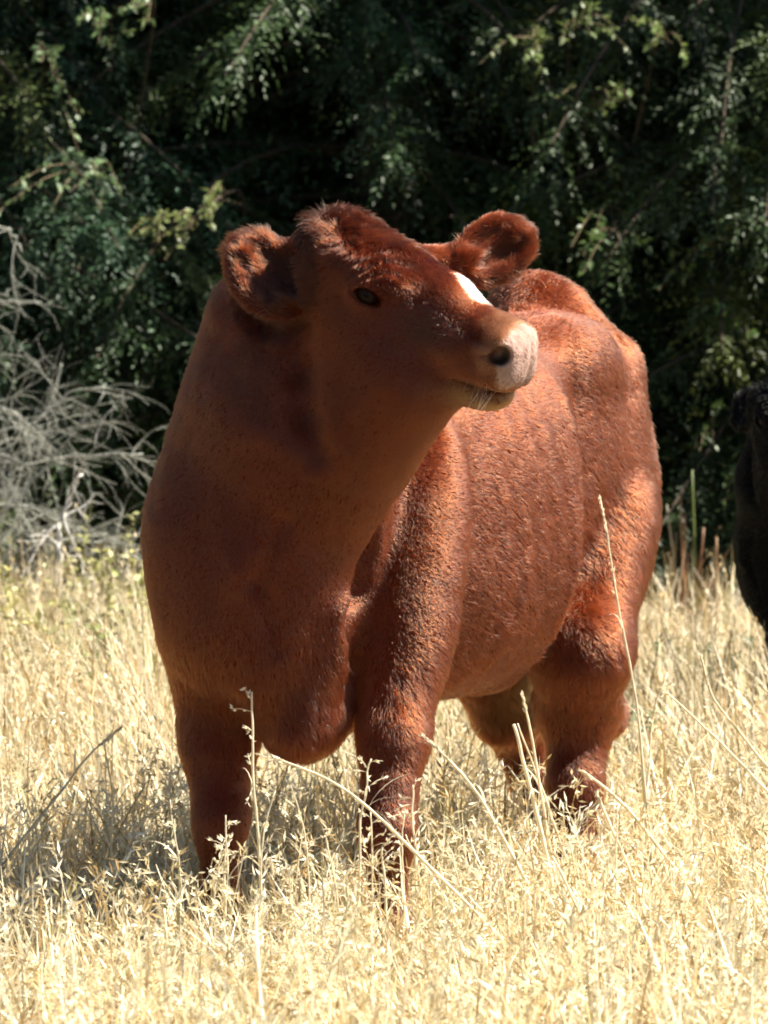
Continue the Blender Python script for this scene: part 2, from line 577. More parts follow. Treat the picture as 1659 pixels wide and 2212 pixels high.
GROOVE = [surface_point(x, y) for x, y in ((655, 715), (652, 800), (660, 890), (690, 980))]
for ga, gb in zip(GROOVE[:-1], GROOVE[1:]):
    S(cone(ga, gb, 0.004, 0.004), 0.045)
GAP = [surface_point(x, y) + np.array([0.006, 0.028, 0]) for x, y in ((815, 1140), (785, 1200), (766, 1270), (758, 1340), (756, 1400))]
for ga, gb in zip(GAP[:-1], GAP[1:]):
    S(cone(ga, gb, 0.015, 0.015), 0.035)
FOLD = [surface_point(x, y) for x, y in ((610, 1130), (560, 1260), (600, 1400))]
for ga, gb in zip(FOLD[:-1], FOLD[1:]):
    S(cone(ga, gb, 0.002, 0.002), 0.030)


def mesh_sdf(lo, hi, h):
    lo = np.asarray(lo, float)
    n = np.ceil((np.asarray(hi) - lo) / h / 4).astype(int) * 4 + 1
    D = np.full(n, 1.0, np.float32)
    # coarse pass, then a fine pass near the surface only
    cn = (n - 1) // 4 + 1
    ci = np.stack(np.meshgrid(*[np.arange(a) for a in cn], indexing='ij'), -1).reshape(-1, 3)
    cd = sdf(lo + ci * (4 * h)).reshape(cn)
    cc = np.minimum.reduce([np.abs(cd[a:cn[0] - 1 + a, b:cn[1] - 1 + b, c:cn[2] - 1 + c]) for a in (0, 1) for b in (0, 1) for c in (0, 1)])
    sg = np.sign(cd)
    D[...] = np.repeat(np.repeat(np.repeat(cd, 4, 0), 4, 1), 4, 2)[:n[0], :n[1], :n[2]]
    near = np.argwhere(cc < 4 * h * 1.3)
    off = np.stack(np.meshgrid(*[np.arange(5)] * 3, indexing='ij'), -1).reshape(-1, 3)
    pts = (near[:, None] * 4 + off[None]).reshape(-1, 3)
    flat = np.unique(np.ravel_multi_index(pts.T, n))
    idx = np.stack(np.unravel_index(flat, n), -1)
    vals = np.empty(len(flat), np.float32)
    for a in range(0, len(flat), 400000):
        vals[a:a + 400000] = sdf(lo + idx[a:a + 400000] * h)
    D.ravel()[flat] = vals
    ins = D < 0
    # surface nets
    m = n - 1
    corners = [(a, b, c) for a in (0, 1) for b in (0, 1) for c in (0, 1)]
    cnt = sum(ins[a:m[0] + a, b:m[1] + b, c:m[2] + c].astype(np.int8) for a, b, c in corners)
    act = (cnt > 0) & (cnt < 8)
    cell = np.argwhere(act)
    vid = np.full(m, -1, np.int64)
    vid[act] = np.arange(len(cell))
    acc = np.zeros((len(cell), 3)); num = np.zeros(len(cell))
    cv = {c: D[cell[:, 0] + c[0], cell[:, 1] + c[1], cell[:, 2] + c[2]].astype(float) for c in corners}
    for c in corners:
        for ax in range(3):
            if c[ax] == 0:
                c2 = list(c); c2[ax] = 1; c2 = tuple(c2)
                a, b = cv[c], cv[c2]
                x = (a < 0) != (b < 0)
                t = np.where(x, a / np.where(x, a - b, 1), 0)
                p = np.tile(np.array(c, float), (len(cell), 1)); p[:, ax] = t
                acc += p * x[:, None]; num += x
    verts = lo + (cell + acc / num[:, None]) * h
    quads = []
    for ax in range(3):
        o1, o2 = [(1, 2), (2, 0), (0, 1)][ax]
        sl0 = [slice(1, m[0]), slice(1, m[1]), slice(1, m[2])]; sl0[ax] = slice(0, m[ax])
        sl1 = list(sl0); sl1[ax] = slice(1, m[ax] + 1)
        a = ins[tuple(sl0)]; b = ins[tuple(sl1)]
        e = np.argwhere(a != b)
        base = e + 1; base[:, ax] = e[:, ax]
        flip = a[tuple(e.T)]

        def g(d1, d2):
            q = base.copy(); q[:, o1] -= d1; q[:, o2] -= d2
            return vid[tuple(q.T)]
        q = np.stack([g(1, 1), g(0, 1), g(0, 0), g(1, 0)], -1)
        q = np.where(flip[:, None], q, q[:, ::-1])
        quads.append(q[(q >= 0).all(1)])
    return verts, np.concatenate(quads)


def grad(P, e=0.0015):
    g = np.stack([sdf(P + np.eye(3)[i] * e) - sdf(P - np.eye(3)[i] * e) for i in range(3)], -1)
    return g / (2 * e)


def project(P, it=2):
    for _ in range(it):
        d = sdf(P); g = grad(P)
        st = (d / np.maximum((g ** 2).sum(1), 0.25))[:, None] * g
        ln = np.linalg.norm(st, axis=1, keepdims=True)
        P = P - st * np.minimum(1, 0.006 / np.maximum(ln, 1e-9))
    return P


bv, bq = mesh_sdf((-0.50, 7.38, -0.03), (0.66, 9.35, 1.34), 0.0076)
bm = bmesh.new()
for p in bv: bm.verts.new(p)
bm.verts.ensure_lookup_table()
for q in bq:
    try: bm.faces.new([bm.verts[i] for i in q])
    except ValueError: pass
# finer where the face is
HOv = Vector(hp(0.05, 0, -0.04))
ed = [e for e in bm.edges if all((v.co - HOv).length < 0.245 for v in e.verts)]
bmesh.ops.subdivide_edges(bm, edges=ed, cuts=1, use_grid_fill=True)
spots = [Vector(EYES[0][0]), Vector(EYES[1][0]), Vector(hp(0.23, 0.03, -0.05)), Vector(hp(0.23, -0.03, -0.05)), Vector(hp(0.23, 0, -0.09))]
ed = [e for e in bm.edges if any(all((v.co - s).length < 0.048 for v in e.verts) for s in spots)]
bmesh.ops.subdivide_edges(bm, edges=ed, cuts=1, use_grid_fill=True)
bmesh.ops.triangulate(bm, faces=[f for f in bm.faces if len(f.verts) > 4])
# keep the largest shell only
bm.verts.ensure_lookup_table()
me = bpy.data.meshes.new('calf_body'); bm.to_mesh(me); bm.free()
BV = np.empty(len(me.vertices) * 3, np.float32); me.vertices.foreach_get('co', BV)
BV = project(BV.reshape(-1, 3).astype(float), 2)
me.vertices.foreach_set('co', BV.astype(np.float32).ravel())
me.polygons.foreach_set('use_smooth', np.ones(len(me.polygons), bool))
me.update()
BN = nrm(grad(BV))


def hcoords(P):
    return (P - HO) @ HR.T


def smooth01(x, a, b):
    t = np.clip((x - a) / (b - a), 0, 1)
    return t * t * (3 - 2 * t)


def coat_masks(P):
    """bare = muzzle skin, white = blaze, pale = light hair round the nose"""
    h = hcoords(P)
    n1 = vnoise(P * 60, 8) * 0.006
    inhead = smooth01(h[:, 0], 0.0, 0.03) * (np.abs(h[:, 1]) < 0.12) * (np.abs(h[:, 2] + 0.05) < 0.14)
    bare = smooth01(h[:, 0] - 0.30 * np.abs(h[:, 2] + 0.045) - 0.25 * np.clip(np.abs(h[:, 1]) - 0.03, 0, 1) + n1, 0.206, 0.220) * inhead * smooth01(h[:, 2] + n1, -0.104, -0.09)
    pale = smooth01(h[:, 0] + 2 * n1 + 0.35 * np.clip(h[:, 2] + 0.04, -0.03, 0.06), 0.182, 0.208) * inhead * smooth01(h[:, 2], -0.09, -0.05)
    bl = ((h[:, 0] - 0.130 + n1) / 0.038) ** 2 + ((h[:, 1] - 0.014) / 0.028) ** 2
    white = (1 - smooth01(bl + 0.25 * vnoise(P * 90, 9), 0.45, 1.25)) * (h[:, 2] > -0.02) * inhead
    return bare, white, pale


def body_colour(P):
    bare, white, pale = coat_masks(P)
    n = 0.5 + 0.5 * vnoise(P * 9, 12)
    base = np.array([0.085, 0.0150, 0.0036])[None] * (0.85 + 0.3 * n[:, None])
    c = base
    c = c + (np.array([0.22, 0.11, 0.06]) - c) * (pale * 0.6)[:, None]
    c = c + (np.array([0.80, 0.77, 0.74]) - c) * white[:, None]
    mott = 0.5 + 0.5 * vnoise(P * 110, 14) * 0.7 + 0.15 * vnoise(P * 300, 15)
    pad = np.array([0.22, 0.13, 0.10])[None] + (np.array([0.44, 0.30, 0.25]) - np.array([0.22, 0.13, 0.10]))[None] * mott[:, None]
    c = c + (pad - c) * bare[:, None]
    # inside of the nostrils
    for sg in (-1, 1):
        dn = np.linalg.norm(P - hp(0.226, sg * 0.052, -0.042), axis=1)
        c = c * (1 - 0.93 * (1 - smooth01(dn, 0.012, 0.021)))[:, None]
    return c


a = me.attributes.new('col', 'FLOAT_COLOR', 'POINT')
cc = np.ones((len(BV), 4), np.float32); cc[:, :3] = body_colour(BV)
a.data.foreach_set('color', cc.ravel())
me.materials.append(M_SKIN)

CALF_BASE = np.array([0.05, 8.4, 0.0])
calf = empty('calf', CALF_BASE)
tag(calf, 'reddish brown calf with white nose blaze, head turned, standing in dry grass', 'calf')
body = bpy.data.objects.new('body', me); COL.objects.link(body); body.parent = calf
body.matrix_parent_inverse = Matrix.Translation(-Vector(CALF_BASE))


def ball(name, c, R, r, mat, parent, nu=24, nv=16):
    u = np.linspace(0, 2 * np.pi, nu, endpoint=False); v = np.linspace(0, np.pi, nv)
    p = np.stack([np.outer(np.sin(v), np.cos(u)), np.outer(np.cos(v), np.ones(nu)), np.outer(np.sin(v), np.sin(u))], -1).reshape(-1, 3)
    p = np.asarray(c) + (p * np.asarray(r)) @ R
    i = np.arange(nv - 1)[:, None] * nu; j = np.arange(nu)[None]; k = (j + 1) % nu
    q = np.stack([i + k, i + nu + k, i + nu + j, i + j], -1).reshape(-1, 4)
    return mesh_obj(name, p, q, mat, parent)


for c, out, R in EYES:
    eb = ball('eye', c, R, (0.0205, 0.0195, 0.0185), M_EYE, calf)
    pu = ball('pupil', c + out * 0.0118, R, (0.0105, 0.0082, 0.0070), M_PUPIL, None)
    pu.parent = eb

# hooves: two claws on each foot
for px, py, d, fd in ((476, 2040, 7.98, (-0.42, -0.9)), (842, 2066, 7.88, (-0.35, -0.93)), (1247, 1912, 8.66, (-0.45, -0.89)), (1181, 1866, 9.0, (-0.45, -0.89))):
    c = V(px, py, d); f = nrm(np.array([fd[0], fd[1], 0])); sd_ = np.array([-f[1], f[0], 0])
    hb = MB()
    for sgn in (-1, 1):
        o = c + sd_ * sgn * 0.020
        rings = []
        for t, (rf, rb, w) in zip((0, 0.5, 1.0), ((0.040, 0.034, 0.019), (0.050, 0.036, 0.021), (0.062, 0.036, 0.022))):
            an = np.linspace(0, 2 * np.pi, 12, endpoint=False)
            zt = 0.045 * (1 - t) + (-0.022) * t
            rings.append(np.stack([o + f * (math.cos(q) * (rf if math.cos(q) > 0 else rb)) + sd_ * (math.sin(q) * w) for q in an]) * [1, 1, 0] + [0, 0, zt])
        vv = np.concatenate(rings + [np.mean(rings[0], 0, keepdims=True), np.mean(rings[2], 0, keepdims=True)])
        j = np.arange(12); k = (j + 1) % 12
        qq = np.concatenate([np.stack([r * 12 + k, r * 12 + j, r * 12 + 12 + j, r * 12 + 12 + k], -1) for r in (0, 1)])
        tt = np.concatenate([np.stack([j, k, np.full(12, 36)], -1), np.stack([24 + k, 24 + j, np.full(12, 37)], -1)])
        hb.add(vv, qq, tt, (0.06, 0.045, 0.03))
    hb.build('hoof', M_HOOF, calf)

# ------------------------------------------------------------------ the coat: short hair on the body mesh
me.calc_loop_triangles()
T = np.empty(len(me.loop_triangles) * 3, np.int32); me.loop_triangles.foreach_get('vertices', T); T = T.reshape(-1, 3)
HCEN = hp(0.0, 0, -0.03)

FLOW = []                                # (point, hair direction, reach)
B3 = np.array([BDIR[0], BDIR[1], 0]); L3 = np.array([LDIR[0], LDIR[1], 0]); Z3 = np.array([0, 0, 1.0])
FLOW += [(body_pt(s, l, z), B3 * 0.8 - Z3 * dn, 0.22) for s in (0.3, 0.6, 0.9) for l in (-0.2, 0.2) for z, dn in ((0.9, 0.5), (0.65, 0.6), (0.42, 0.7))]
FLOW += [(body_pt(1.2, l, 0.8), -Z3 + B3 * 0.2, 0.22) for l in (-0.1, 0.12)]
FLOW += [(V(1320, 1200, 8.75), -Z3 + B3 * 0.35, 0.2), (V(1260, 1550, 8.7), -Z3 + B3 * 0.15, 0.2), (V(1250, 1800, 8.7), -Z3, 0.2), (V(1120, 1600, 9.0), -Z3, 0.2)]
FLOW += [(V(470, 1600, 8.05), -Z3, 0.2), (V(475, 1900, 8.0), -Z3, 0.2), (V(850, 1600, 7.9), -Z3 + 0.2 * B3, 0.2), (V(840, 1900, 7.9), -Z3, 0.2)]
FLOW += [(V(420, 1100, 7.9), -Z3 + np.array([-0.25, 0.2, 0]), 0.22), (V(640, 1250, 7.85), -Z3, 0.2), (V(680, 1500, 7.9), -Z3 + 0.3 * RGT, 0.15), (V(480, 800, 7.85), -Z3 + np.array([-0.3, 0.3, 0]), 0.16),
         (V(760, 1020, 7.8), -Z3 + np.array([-0.5, 0.1, 0]), 0.16)]
FLOW += [(hp(-0.13, -0.05, 0.07), HU * 1.0 - HF * 0.6 - HL * 0.3, 0.035)]
FLOW += [(hp(0.16, 0, 0.0), -HF * 0.4 + HU * 0.1 + HF * 0.9, 0.06), (hp(0.12, -0.05, -0.08), -HF - HU * 0.5, 0.07), (hp(0, -0.08, -0.1), -HF * 0.7 - HU * 0.7, 0.07),
         (hp(0.02, -0.05, 0.05), HF * 0.7 - HL * 0.8, 0.055), (hp(0.02, 0.06, 0.05), HF * 0.6 + HL * 0.7, 0.055), (hp(-0.09, 0, 0.09), HF * 0.9 + HU * 0.1 + HL * 0.25, 0.06),
         (hp(0.06, 0.0, 0.05), HF - HL * 0.2, 0.05), (hp(-0.12, -0.07, 0.06), -HL * 0.6 - HF * 0.4 + HU * 0.3, 0.05), (hp(-0.06, -0.09, 0.0), -HF * 0.6 - HU * 0.6, 0.05)]
for c, a_, w_, n_, L_ in EARS:
    FLOW += [(c, a_, 0.05), (c + a_ * L_ * 0.4, a_, 0.04), (c - a_ * L_ * 0.4, a_, 0.03)]
FPOS = np.array([f[0] for f in FLOW]); FDIR = nrm(np.array([f[1] for f in FLOW])); FRAD = np.array([f[2] for f in FLOW])


def hair_length(P, N):
    d = P[:, :2] - AX0; s = d @ BDIR; l = d @ LDIR; z = P[:, 2]
    h = hcoords(P)
    head = (np.linalg.norm(P - hp(0.03, 0, -0.03), axis=1) < 0.21)
    L = 0.0062 + 0.0050 * smooth01(s, 0.22, 0.42)
    L = L + 0.011 * smooth01(0.58 - z, 0.0, 0.16) * smooth01(z, 0.26, 0.40)          # belly, brisket, forearm
    L = L + 0.009 * smooth01(s, 0.9, 1.1) * smooth01(0.95 - z, 0, 0.3)               # thigh
    L = np.where(head, 0.0058, L)
    brisk = np.exp(-((P - V(668, 1565, 7.96)) ** 2).sum(1) / 0.085 ** 2)
    L = L + 0.016 * brisk * (~head)
    fore = head * smooth01(h[:, 2], 0.015, 0.075) * smooth01(0.12 - h[:, 0], 0, 0.10)
    L = L + 0.012 * fore
    poll = np.exp(-(((h[:, 0] + 0.10) / 0.05) ** 2 + (h[:, 1] / 0.06) ** 2 + ((h[:, 2] - 0.08) / 0.05) ** 2))
    L = L + 0.022 * poll
    tuft = np.exp(-(((h[:, 0] + 0.13) / 0.03) ** 2 + ((h[:, 1] + 0.045) / 0.03) ** 2 + ((h[:, 2] - 0.06) / 0.035) ** 2))
    L = L + 0.022 * tuft
    for c, a_, w_, n_, L_ in EARS:
        q = P - c
        rim = np.linalg.norm(q, axis=1) < L_ * 0.62
        L = np.where(rim, 0.008, L)
        inside = rim & ((N @ n_) > 0.2)
        L = np.where(inside, 0.022, L)
        L = np.where(rim & (np.abs(q @ w_) > 0.038), 0.015, L)
    return L


def make_coat(name, count, parent, mat, tint, seed, radius=0.00062, seg=5, inverse=None):
    r = np.random.default_rng(seed)
    A, B, C = BV[T[:, 0]], BV[T[:, 1]], BV[T[:, 2]]
    area = np.linalg.norm(np.cross(B - A, C - A), axis=1) / 2
    cen = (A + B + C) / 3
    w = area * (1 + 0.7 * (np.linalg.norm(cen - HCEN, axis=1) < 0.30))
    w = w * np.clip(0.0095 / hair_length(cen, nrm(np.cross(B - A, C - A))), 0.75, 1.7)
    bare, white, pale = coat_masks(cen)
    w = w * (1 - 0.985 * bare) * (cen[:, 2] > 0.06)
    for c, out, R in EYES:
        w = w * (np.linalg.norm(cen - c, axis=1) > 0.0235)
    for sg in (-1, 1):
        w = w * (np.linalg.norm(cen - hp(0.226, sg * 0.050, -0.042), axis=1) > 0.021)
    ti = r.choice(len(T), count, p=w / w.sum())
    u = r.random((count, 2)); fl = u.sum(1) > 1; u[fl] = 1 - u[fl]
    a_, b_, c_ = T[ti].T
    w0 = (1 - u.sum(1))[:, None]; w1 = u[:, :1]; w2 = u[:, 1:]
    P = BV[a_] * w0 + BV[b_] * w1 + BV[c_] * w2
    N = nrm(BN[a_] * w0 + BN[b_] * w1 + BN[c_] * w2)
    # flow field
    D = np.zeros_like(P)
    for p, d, rad in zip(FPOS, FDIR, FRAD):
        D += np.exp(-((P - p) ** 2).sum(1) / (rad * rad) * 1.5)[:, None] * d * (1.0 if rad > 0.1 else 2.5)
    D += 1e-5 * (-Z3)
    D = nrm(D)
    L = hair_length(P, N)
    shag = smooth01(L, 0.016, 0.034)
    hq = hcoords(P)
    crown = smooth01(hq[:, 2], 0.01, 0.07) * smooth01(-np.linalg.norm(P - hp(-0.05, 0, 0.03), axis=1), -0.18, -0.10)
    earm = np.zeros(count)
    for ce, a_2, w_2, n_2, L_2 in EARS:
        earm = np.maximum(earm, (np.linalg.norm(P - ce, axis=1) < L_2 * 0.55) * ((N @ n_2) > 0.1))
    # locks: direction varies in patches, finer on the short coat
    k1, k2 = 55.0, 130.0
    jit = np.stack([vnoise(P * k1, 20 + i) for i in range(3)], -1) * (0.13 + 0.80 * shag + 0.5 * crown + 0.6 * earm)[:, None] \
        + np.stack([vnoise(P * k2, 30 + i) for i in range(3)], -1) * (0.12 + 0.25 * crown)[:, None] \
        + np.stack([vnoise(P * 16, 40 + i) for i in range(3)], -1) * 0.25
    D = D + jit + r.normal(0, 0.20, D.shape)
    tg = nrm(D - N * (D * N).sum(1, keepdims=True))
    lift = np.clip(0.32 + 0.07 * vnoise(P * 70, 51) + 0.09 * r.normal(size=count) + 0.15 * shag, 0.14, 0.9)
    L = L * (0.75 + 0.35 * r.random(count)) * (1 + 0.25 * vnoise(P * 45, 52))
    guard = (r.random(count) < 0.04) & (L < 0.019) & (earm < 0.5) & (crown < 0.3)                  # longer guard hairs that stand off the outline
    L = np.where(guard, L * 1.25 + 0.001, L); lift = np.where(guard, lift + 0.18, lift)
    t = np.linspace(0, 1, seg)[None, :, None]
    bend = np.cross(N, tg)
    curl = (vnoise(P * 40, 53) * (0.25 + 0.9 * shag))[:, None, None]
    PT = P[:, None] + L[:, None, None] * (t * tg[:, None] * np.cos(lift)[:, None, None] + (t - 0.38 * t * t) * N[:, None] * np.sin(lift)[:, None, None] * 1.25
                                          + curl * 0.45 * t * t * bend[:, None])
    PT += N[:, None] * 0.0002
    bare, white, pale = coat_masks(P)
    v = 0.5 + 0.5 * vnoise(P * 25, 60)
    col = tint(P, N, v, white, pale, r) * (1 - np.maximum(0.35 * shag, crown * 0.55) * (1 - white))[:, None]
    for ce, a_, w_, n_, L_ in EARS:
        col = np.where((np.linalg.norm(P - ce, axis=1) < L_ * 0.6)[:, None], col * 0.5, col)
    hc = bpy.data.hair_curves.new(name)
    hc.add_curves([seg] * count)
    hc.attributes['position'].data.foreach_set('vector', PT.astype(np.float32).ravel())
    ra = hc.attributes.new('radius', 'FLOAT', 'POINT')
    rr = (radius * (1 - 0.8 * np.linspace(0, 1, seg) ** 1.5))[None] * (0.8 + 0.4 * r.random((count, 1)))
    ra.data.foreach_set('value', rr.astype(np.float32).ravel())
    ca = hc.attributes.new('hcol', 'FLOAT_COLOR', 'CURVE')
    c4 = np.ones((count, 4), np.float32); c4[:, :3] = col
    ca.data.foreach_set('color', c4.ravel())
    hc.materials.append(mat)
    o = bpy.data.objects.new(name, hc); COL.objects.link(o)
    o.parent = parent
    o.matrix_parent_inverse = Matrix.Translation(-Vector(CALF_BASE)) if inverse is None else inverse
    return o


def red_tint(P, N, v, white, pale, r):
    n = len(P)
    c = np.array([0.082, 0.0155, 0.0034])[None] * (0.75 + 0.5 * v)[:, None] * (0.85 + 0.3 * r.random((n, 1)))
    c = c + (np.array([0.21, 0.048, 0.012]) - c) * (0.22 * r.random((n, 1)))
    c = c + (np.array([0.27, 0.125, 0.06]) - c) * (pale * 0.65)[:, None]
    h = hcoords(P)
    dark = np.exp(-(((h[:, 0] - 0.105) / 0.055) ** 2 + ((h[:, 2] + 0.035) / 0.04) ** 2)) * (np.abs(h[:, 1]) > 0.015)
    c = c + (np.array([0.045, 0.016, 0.010]) - c) * (0.9 * dark)[:, None]          # darker, less red patch before the eye
    sun_strip = np.exp(-((P - V(1138, 1460, 8.86)) ** 2).sum(1) / 0.055 ** 2)
    c = c + (np.array([0.52, 0.34, 0.13]) - c) * (0.85 * sun_strip)[:, None]            # strip of sunlight inside the thigh, painted into the hair colour
    chin = np.exp(-(((h[:, 0] - 0.19) / 0.05) ** 2 + ((h[:, 2] + 0.125) / 0.02) ** 2))
    c = c + (np.array([0.36, 0.19, 0.07]) - c) * (0.6 * chin)[:, None]
    c = np.where(r.random((n, 1)) < white[:, None], np.array([[0.86, 0.84, 0.81]]), c)
    return np.clip(c, 0.004, 0.97)


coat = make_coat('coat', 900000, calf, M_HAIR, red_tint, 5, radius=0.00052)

# whiskers round the muzzle and lashes
wb = bpy.data.hair_curves.new('whiskers')
ws = []
r = np.random.default_rng(9)
for _ in range(34):
    sg = -1 if r.random() < 0.6 else 1
    p = hp(r.uniform(0.17, 0.225), sg * r.uniform(0.03, 0.05), r.uniform(-0.115, -0.07))
    d = nrm(HL * sg * 1.0 + HF * r.uniform(-0.3, 0.5) - HU * r.uniform(0.1, 0.9))
    Lw = r.uniform(0.02, 0.05)
    tt = np.linspace(0, 1, 6)[:, None]
    ws.append(p - d * 0.02 + d * (Lw + 0.02) * tt - Z3 * 0.012 * tt ** 2 + HF * r.uniform(-0.01, 0.01) * tt ** 2)
wb.add_curves([6] * len(ws))
wb.attributes['position'].data.foreach_set('vector', np.array(ws, np.float32).ravel())
wb.attributes.new('radius', 'FLOAT', 'POINT').data.foreach_set('value', np.tile(np.linspace(0.0005, 0.00025, 6), len(ws)).astype(np.float32))
wb.attributes.new('hcol', 'FLOAT_COLOR', 'CURVE').data.foreach_set('color', np.tile(np.array([0.85, 0.78, 0.62, 1], np.float32), len(ws)))
wb.materials.append(M_HAIR)
wo = bpy.data.objects.new('whiskers', wb); COL.objects.link(wo); wo.parent = calf
wo.matrix_parent_inverse = Matrix.Translation(-Vector(CALF_BASE))

# ------------------------------------------------------------------ black calf at the right edge of the clearing
M_BSKIN = plain('black_hide', (0.003, 0.0028, 0.0028), 0.9, 0.05)
bcalf = empty('calf', (0, 0, 0))
tag(bcalf, 'small black calf standing in the grass beyond the brown calf', 'calf')
bb_ = bpy.data.objects.new('body', me); COL.objects.link(bb_)
bb_.material_slots[0].link = 'OBJECT'; bb_.material_slots[0].material = M_BSKIN
bb_.parent = bcalf; bb_.matrix_parent_inverse = Matrix.Translation(-Vector(CALF_BASE))
M_BHAIR = hair_mat('black_coat', 0.4, 0.4, 1.25)
make_coat('coat', 45000, bcalf, M_BHAIR, lambda P, N, v, w, p, r: np.full((len(P), 3), 0.0015), 6, radius=0.0009, seg=4)
for o in list(calf.children):
    if o.name.split('.')[0] in ('eye', 'hoof'):
        c = o.copy(); COL.objects.link(c); c.parent = bcalf
        c.matrix_parent_inverse = o.matrix_parent_inverse.copy()
        for g in o.children:
            k = g.copy(); COL.objects.link(k); k.parent = c
BC_SCALE = 0.70
bcalf.scale = (BC_SCALE,) * 3
bcalf.rotation_euler = (0, 0, math.radians(310))
bcalf.location = (1.225, 11.0, 0)


# ------------------------------------------------------------------ grass
def ribbons(roots, az, lean, length, width, curl, cols, seg=4, twist=None, r=rng):
    """curved tapering blades; returns vertices, quads, colours"""
    n = len(roots)
    t = np.linspace(0, 1, seg + 1)
    ang = lean[:, None] + curl[:, None] * t[None]               # from vertical
    step = (length / seg)[:, None]
    ca, sa = np.cos(az)[:, None], np.sin(az)[:, None]
    horiz = np.concatenate([np.zeros((n, 1)), np.cumsum(np.sin(ang[:, :-1]) * step, 1)], 1)
    vert = np.concatenate([np.zeros((n, 1)), np.cumsum(np.cos(ang[:, :-1]) * step, 1)], 1)
    sway = (r.normal(0, 0.06, (n, 1)) * length[:, None]) * t[None] ** 2
    cx = roots[:, :1] + horiz * ca - sway * sa
    cy = roots[:, 1:2] + horiz * sa + sway * ca
    cz = roots[:, 2:3] + vert
    C = np.stack([cx, cy, cz], -1)
    fa = az + math.pi / 2 + (r.uniform(-1.2, 1.2, n) if twist is None else twist)
    tw = fa[:, None] + r.uniform(-0.8, 0.8, (n, 1)) * t[None]
    wd = width[:, None] * np.clip(1.15 - t[None] ** 1.6, 0.12, 1) * 0.5
    S_ = np.stack([np.cos(tw) * wd, np.sin(tw) * wd, np.zeros_like(wd)], -1)
    v = np.stack([C - S_, C + S_], 2).reshape(-1, 3)
    b = (np.arange(n) * (seg + 1) * 2)[:, None] + (np.arange(seg) * 2)[None]
    q = np.stack([b, b + 1, b + 3, b + 2], -1).reshape(-1, 4)
    c = np.repeat(cols, (seg + 1) * 2, 0)
    return v, q, c, C


def spikelets(P, D, length, width, cols, r=rng):
    """small pointed husks: a bent diamond each"""
    n = len(P)
    D = nrm(D)
    s = nrm(np.cross(D, r.normal(size=(n, 3))))
    u = np.cross(D, s)
    l = length[:, None]; w = width[:, None]
    v = np.stack([P, P + D * l * 0.4 + s * w + u * w * 0.4, P + D * l, P + D * l * 0.4 - s * w + u * w * 0.4], 1).reshape(-1, 3)
    b = np.arange(n)[:, None] * 4
    t = np.stack([np.concatenate([b, b + 1, b + 2], 1), np.concatenate([b, b + 2, b + 3], 1)], 1).reshape(-1, 3)
    return v, t, np.repeat(cols, 4, 0)


STRAW = np.array([[0.66, 0.55, 0.33], [0.75, 0.66, 0.45], [0.52, 0.39, 0.19], [0.80, 0.73, 0.56], [0.40, 0.27, 0.12], [0.44, 0.40, 0.19]])
SW = np.array([0.26, 0.26, 0.15, 0.20, 0.09, 0.04])


def straw_cols(n, r=rng):
    return STRAW[r.choice(len(STRAW), n, p=SW)] * r.uniform(0.8, 1.15, (n, 1))


def scatter(n, y0, y1, pad, r=rng, power=1.0):
    y = y0 + (y1 - y0) * r.random(n) ** power
    x = (r.random(n) * 2 - 1) * (0.0775 * y + pad)
    return np.stack([x, y, ground_z(x, y) - 0.005], -1)


def grazed(P):
    return 1 - 0.42 * smooth01(P[:, 1], 6.3, 7.0) * smooth01(-P[:, 1], -9.2, -8.4) * np.exp(-(((P[:, 0] + 0.05) / 0.75) ** 4))


def clumpy(P, f=2.2, seed=70):
    return 0.5 + 0.5 * vnoise(P * [f, f, 0], seed)


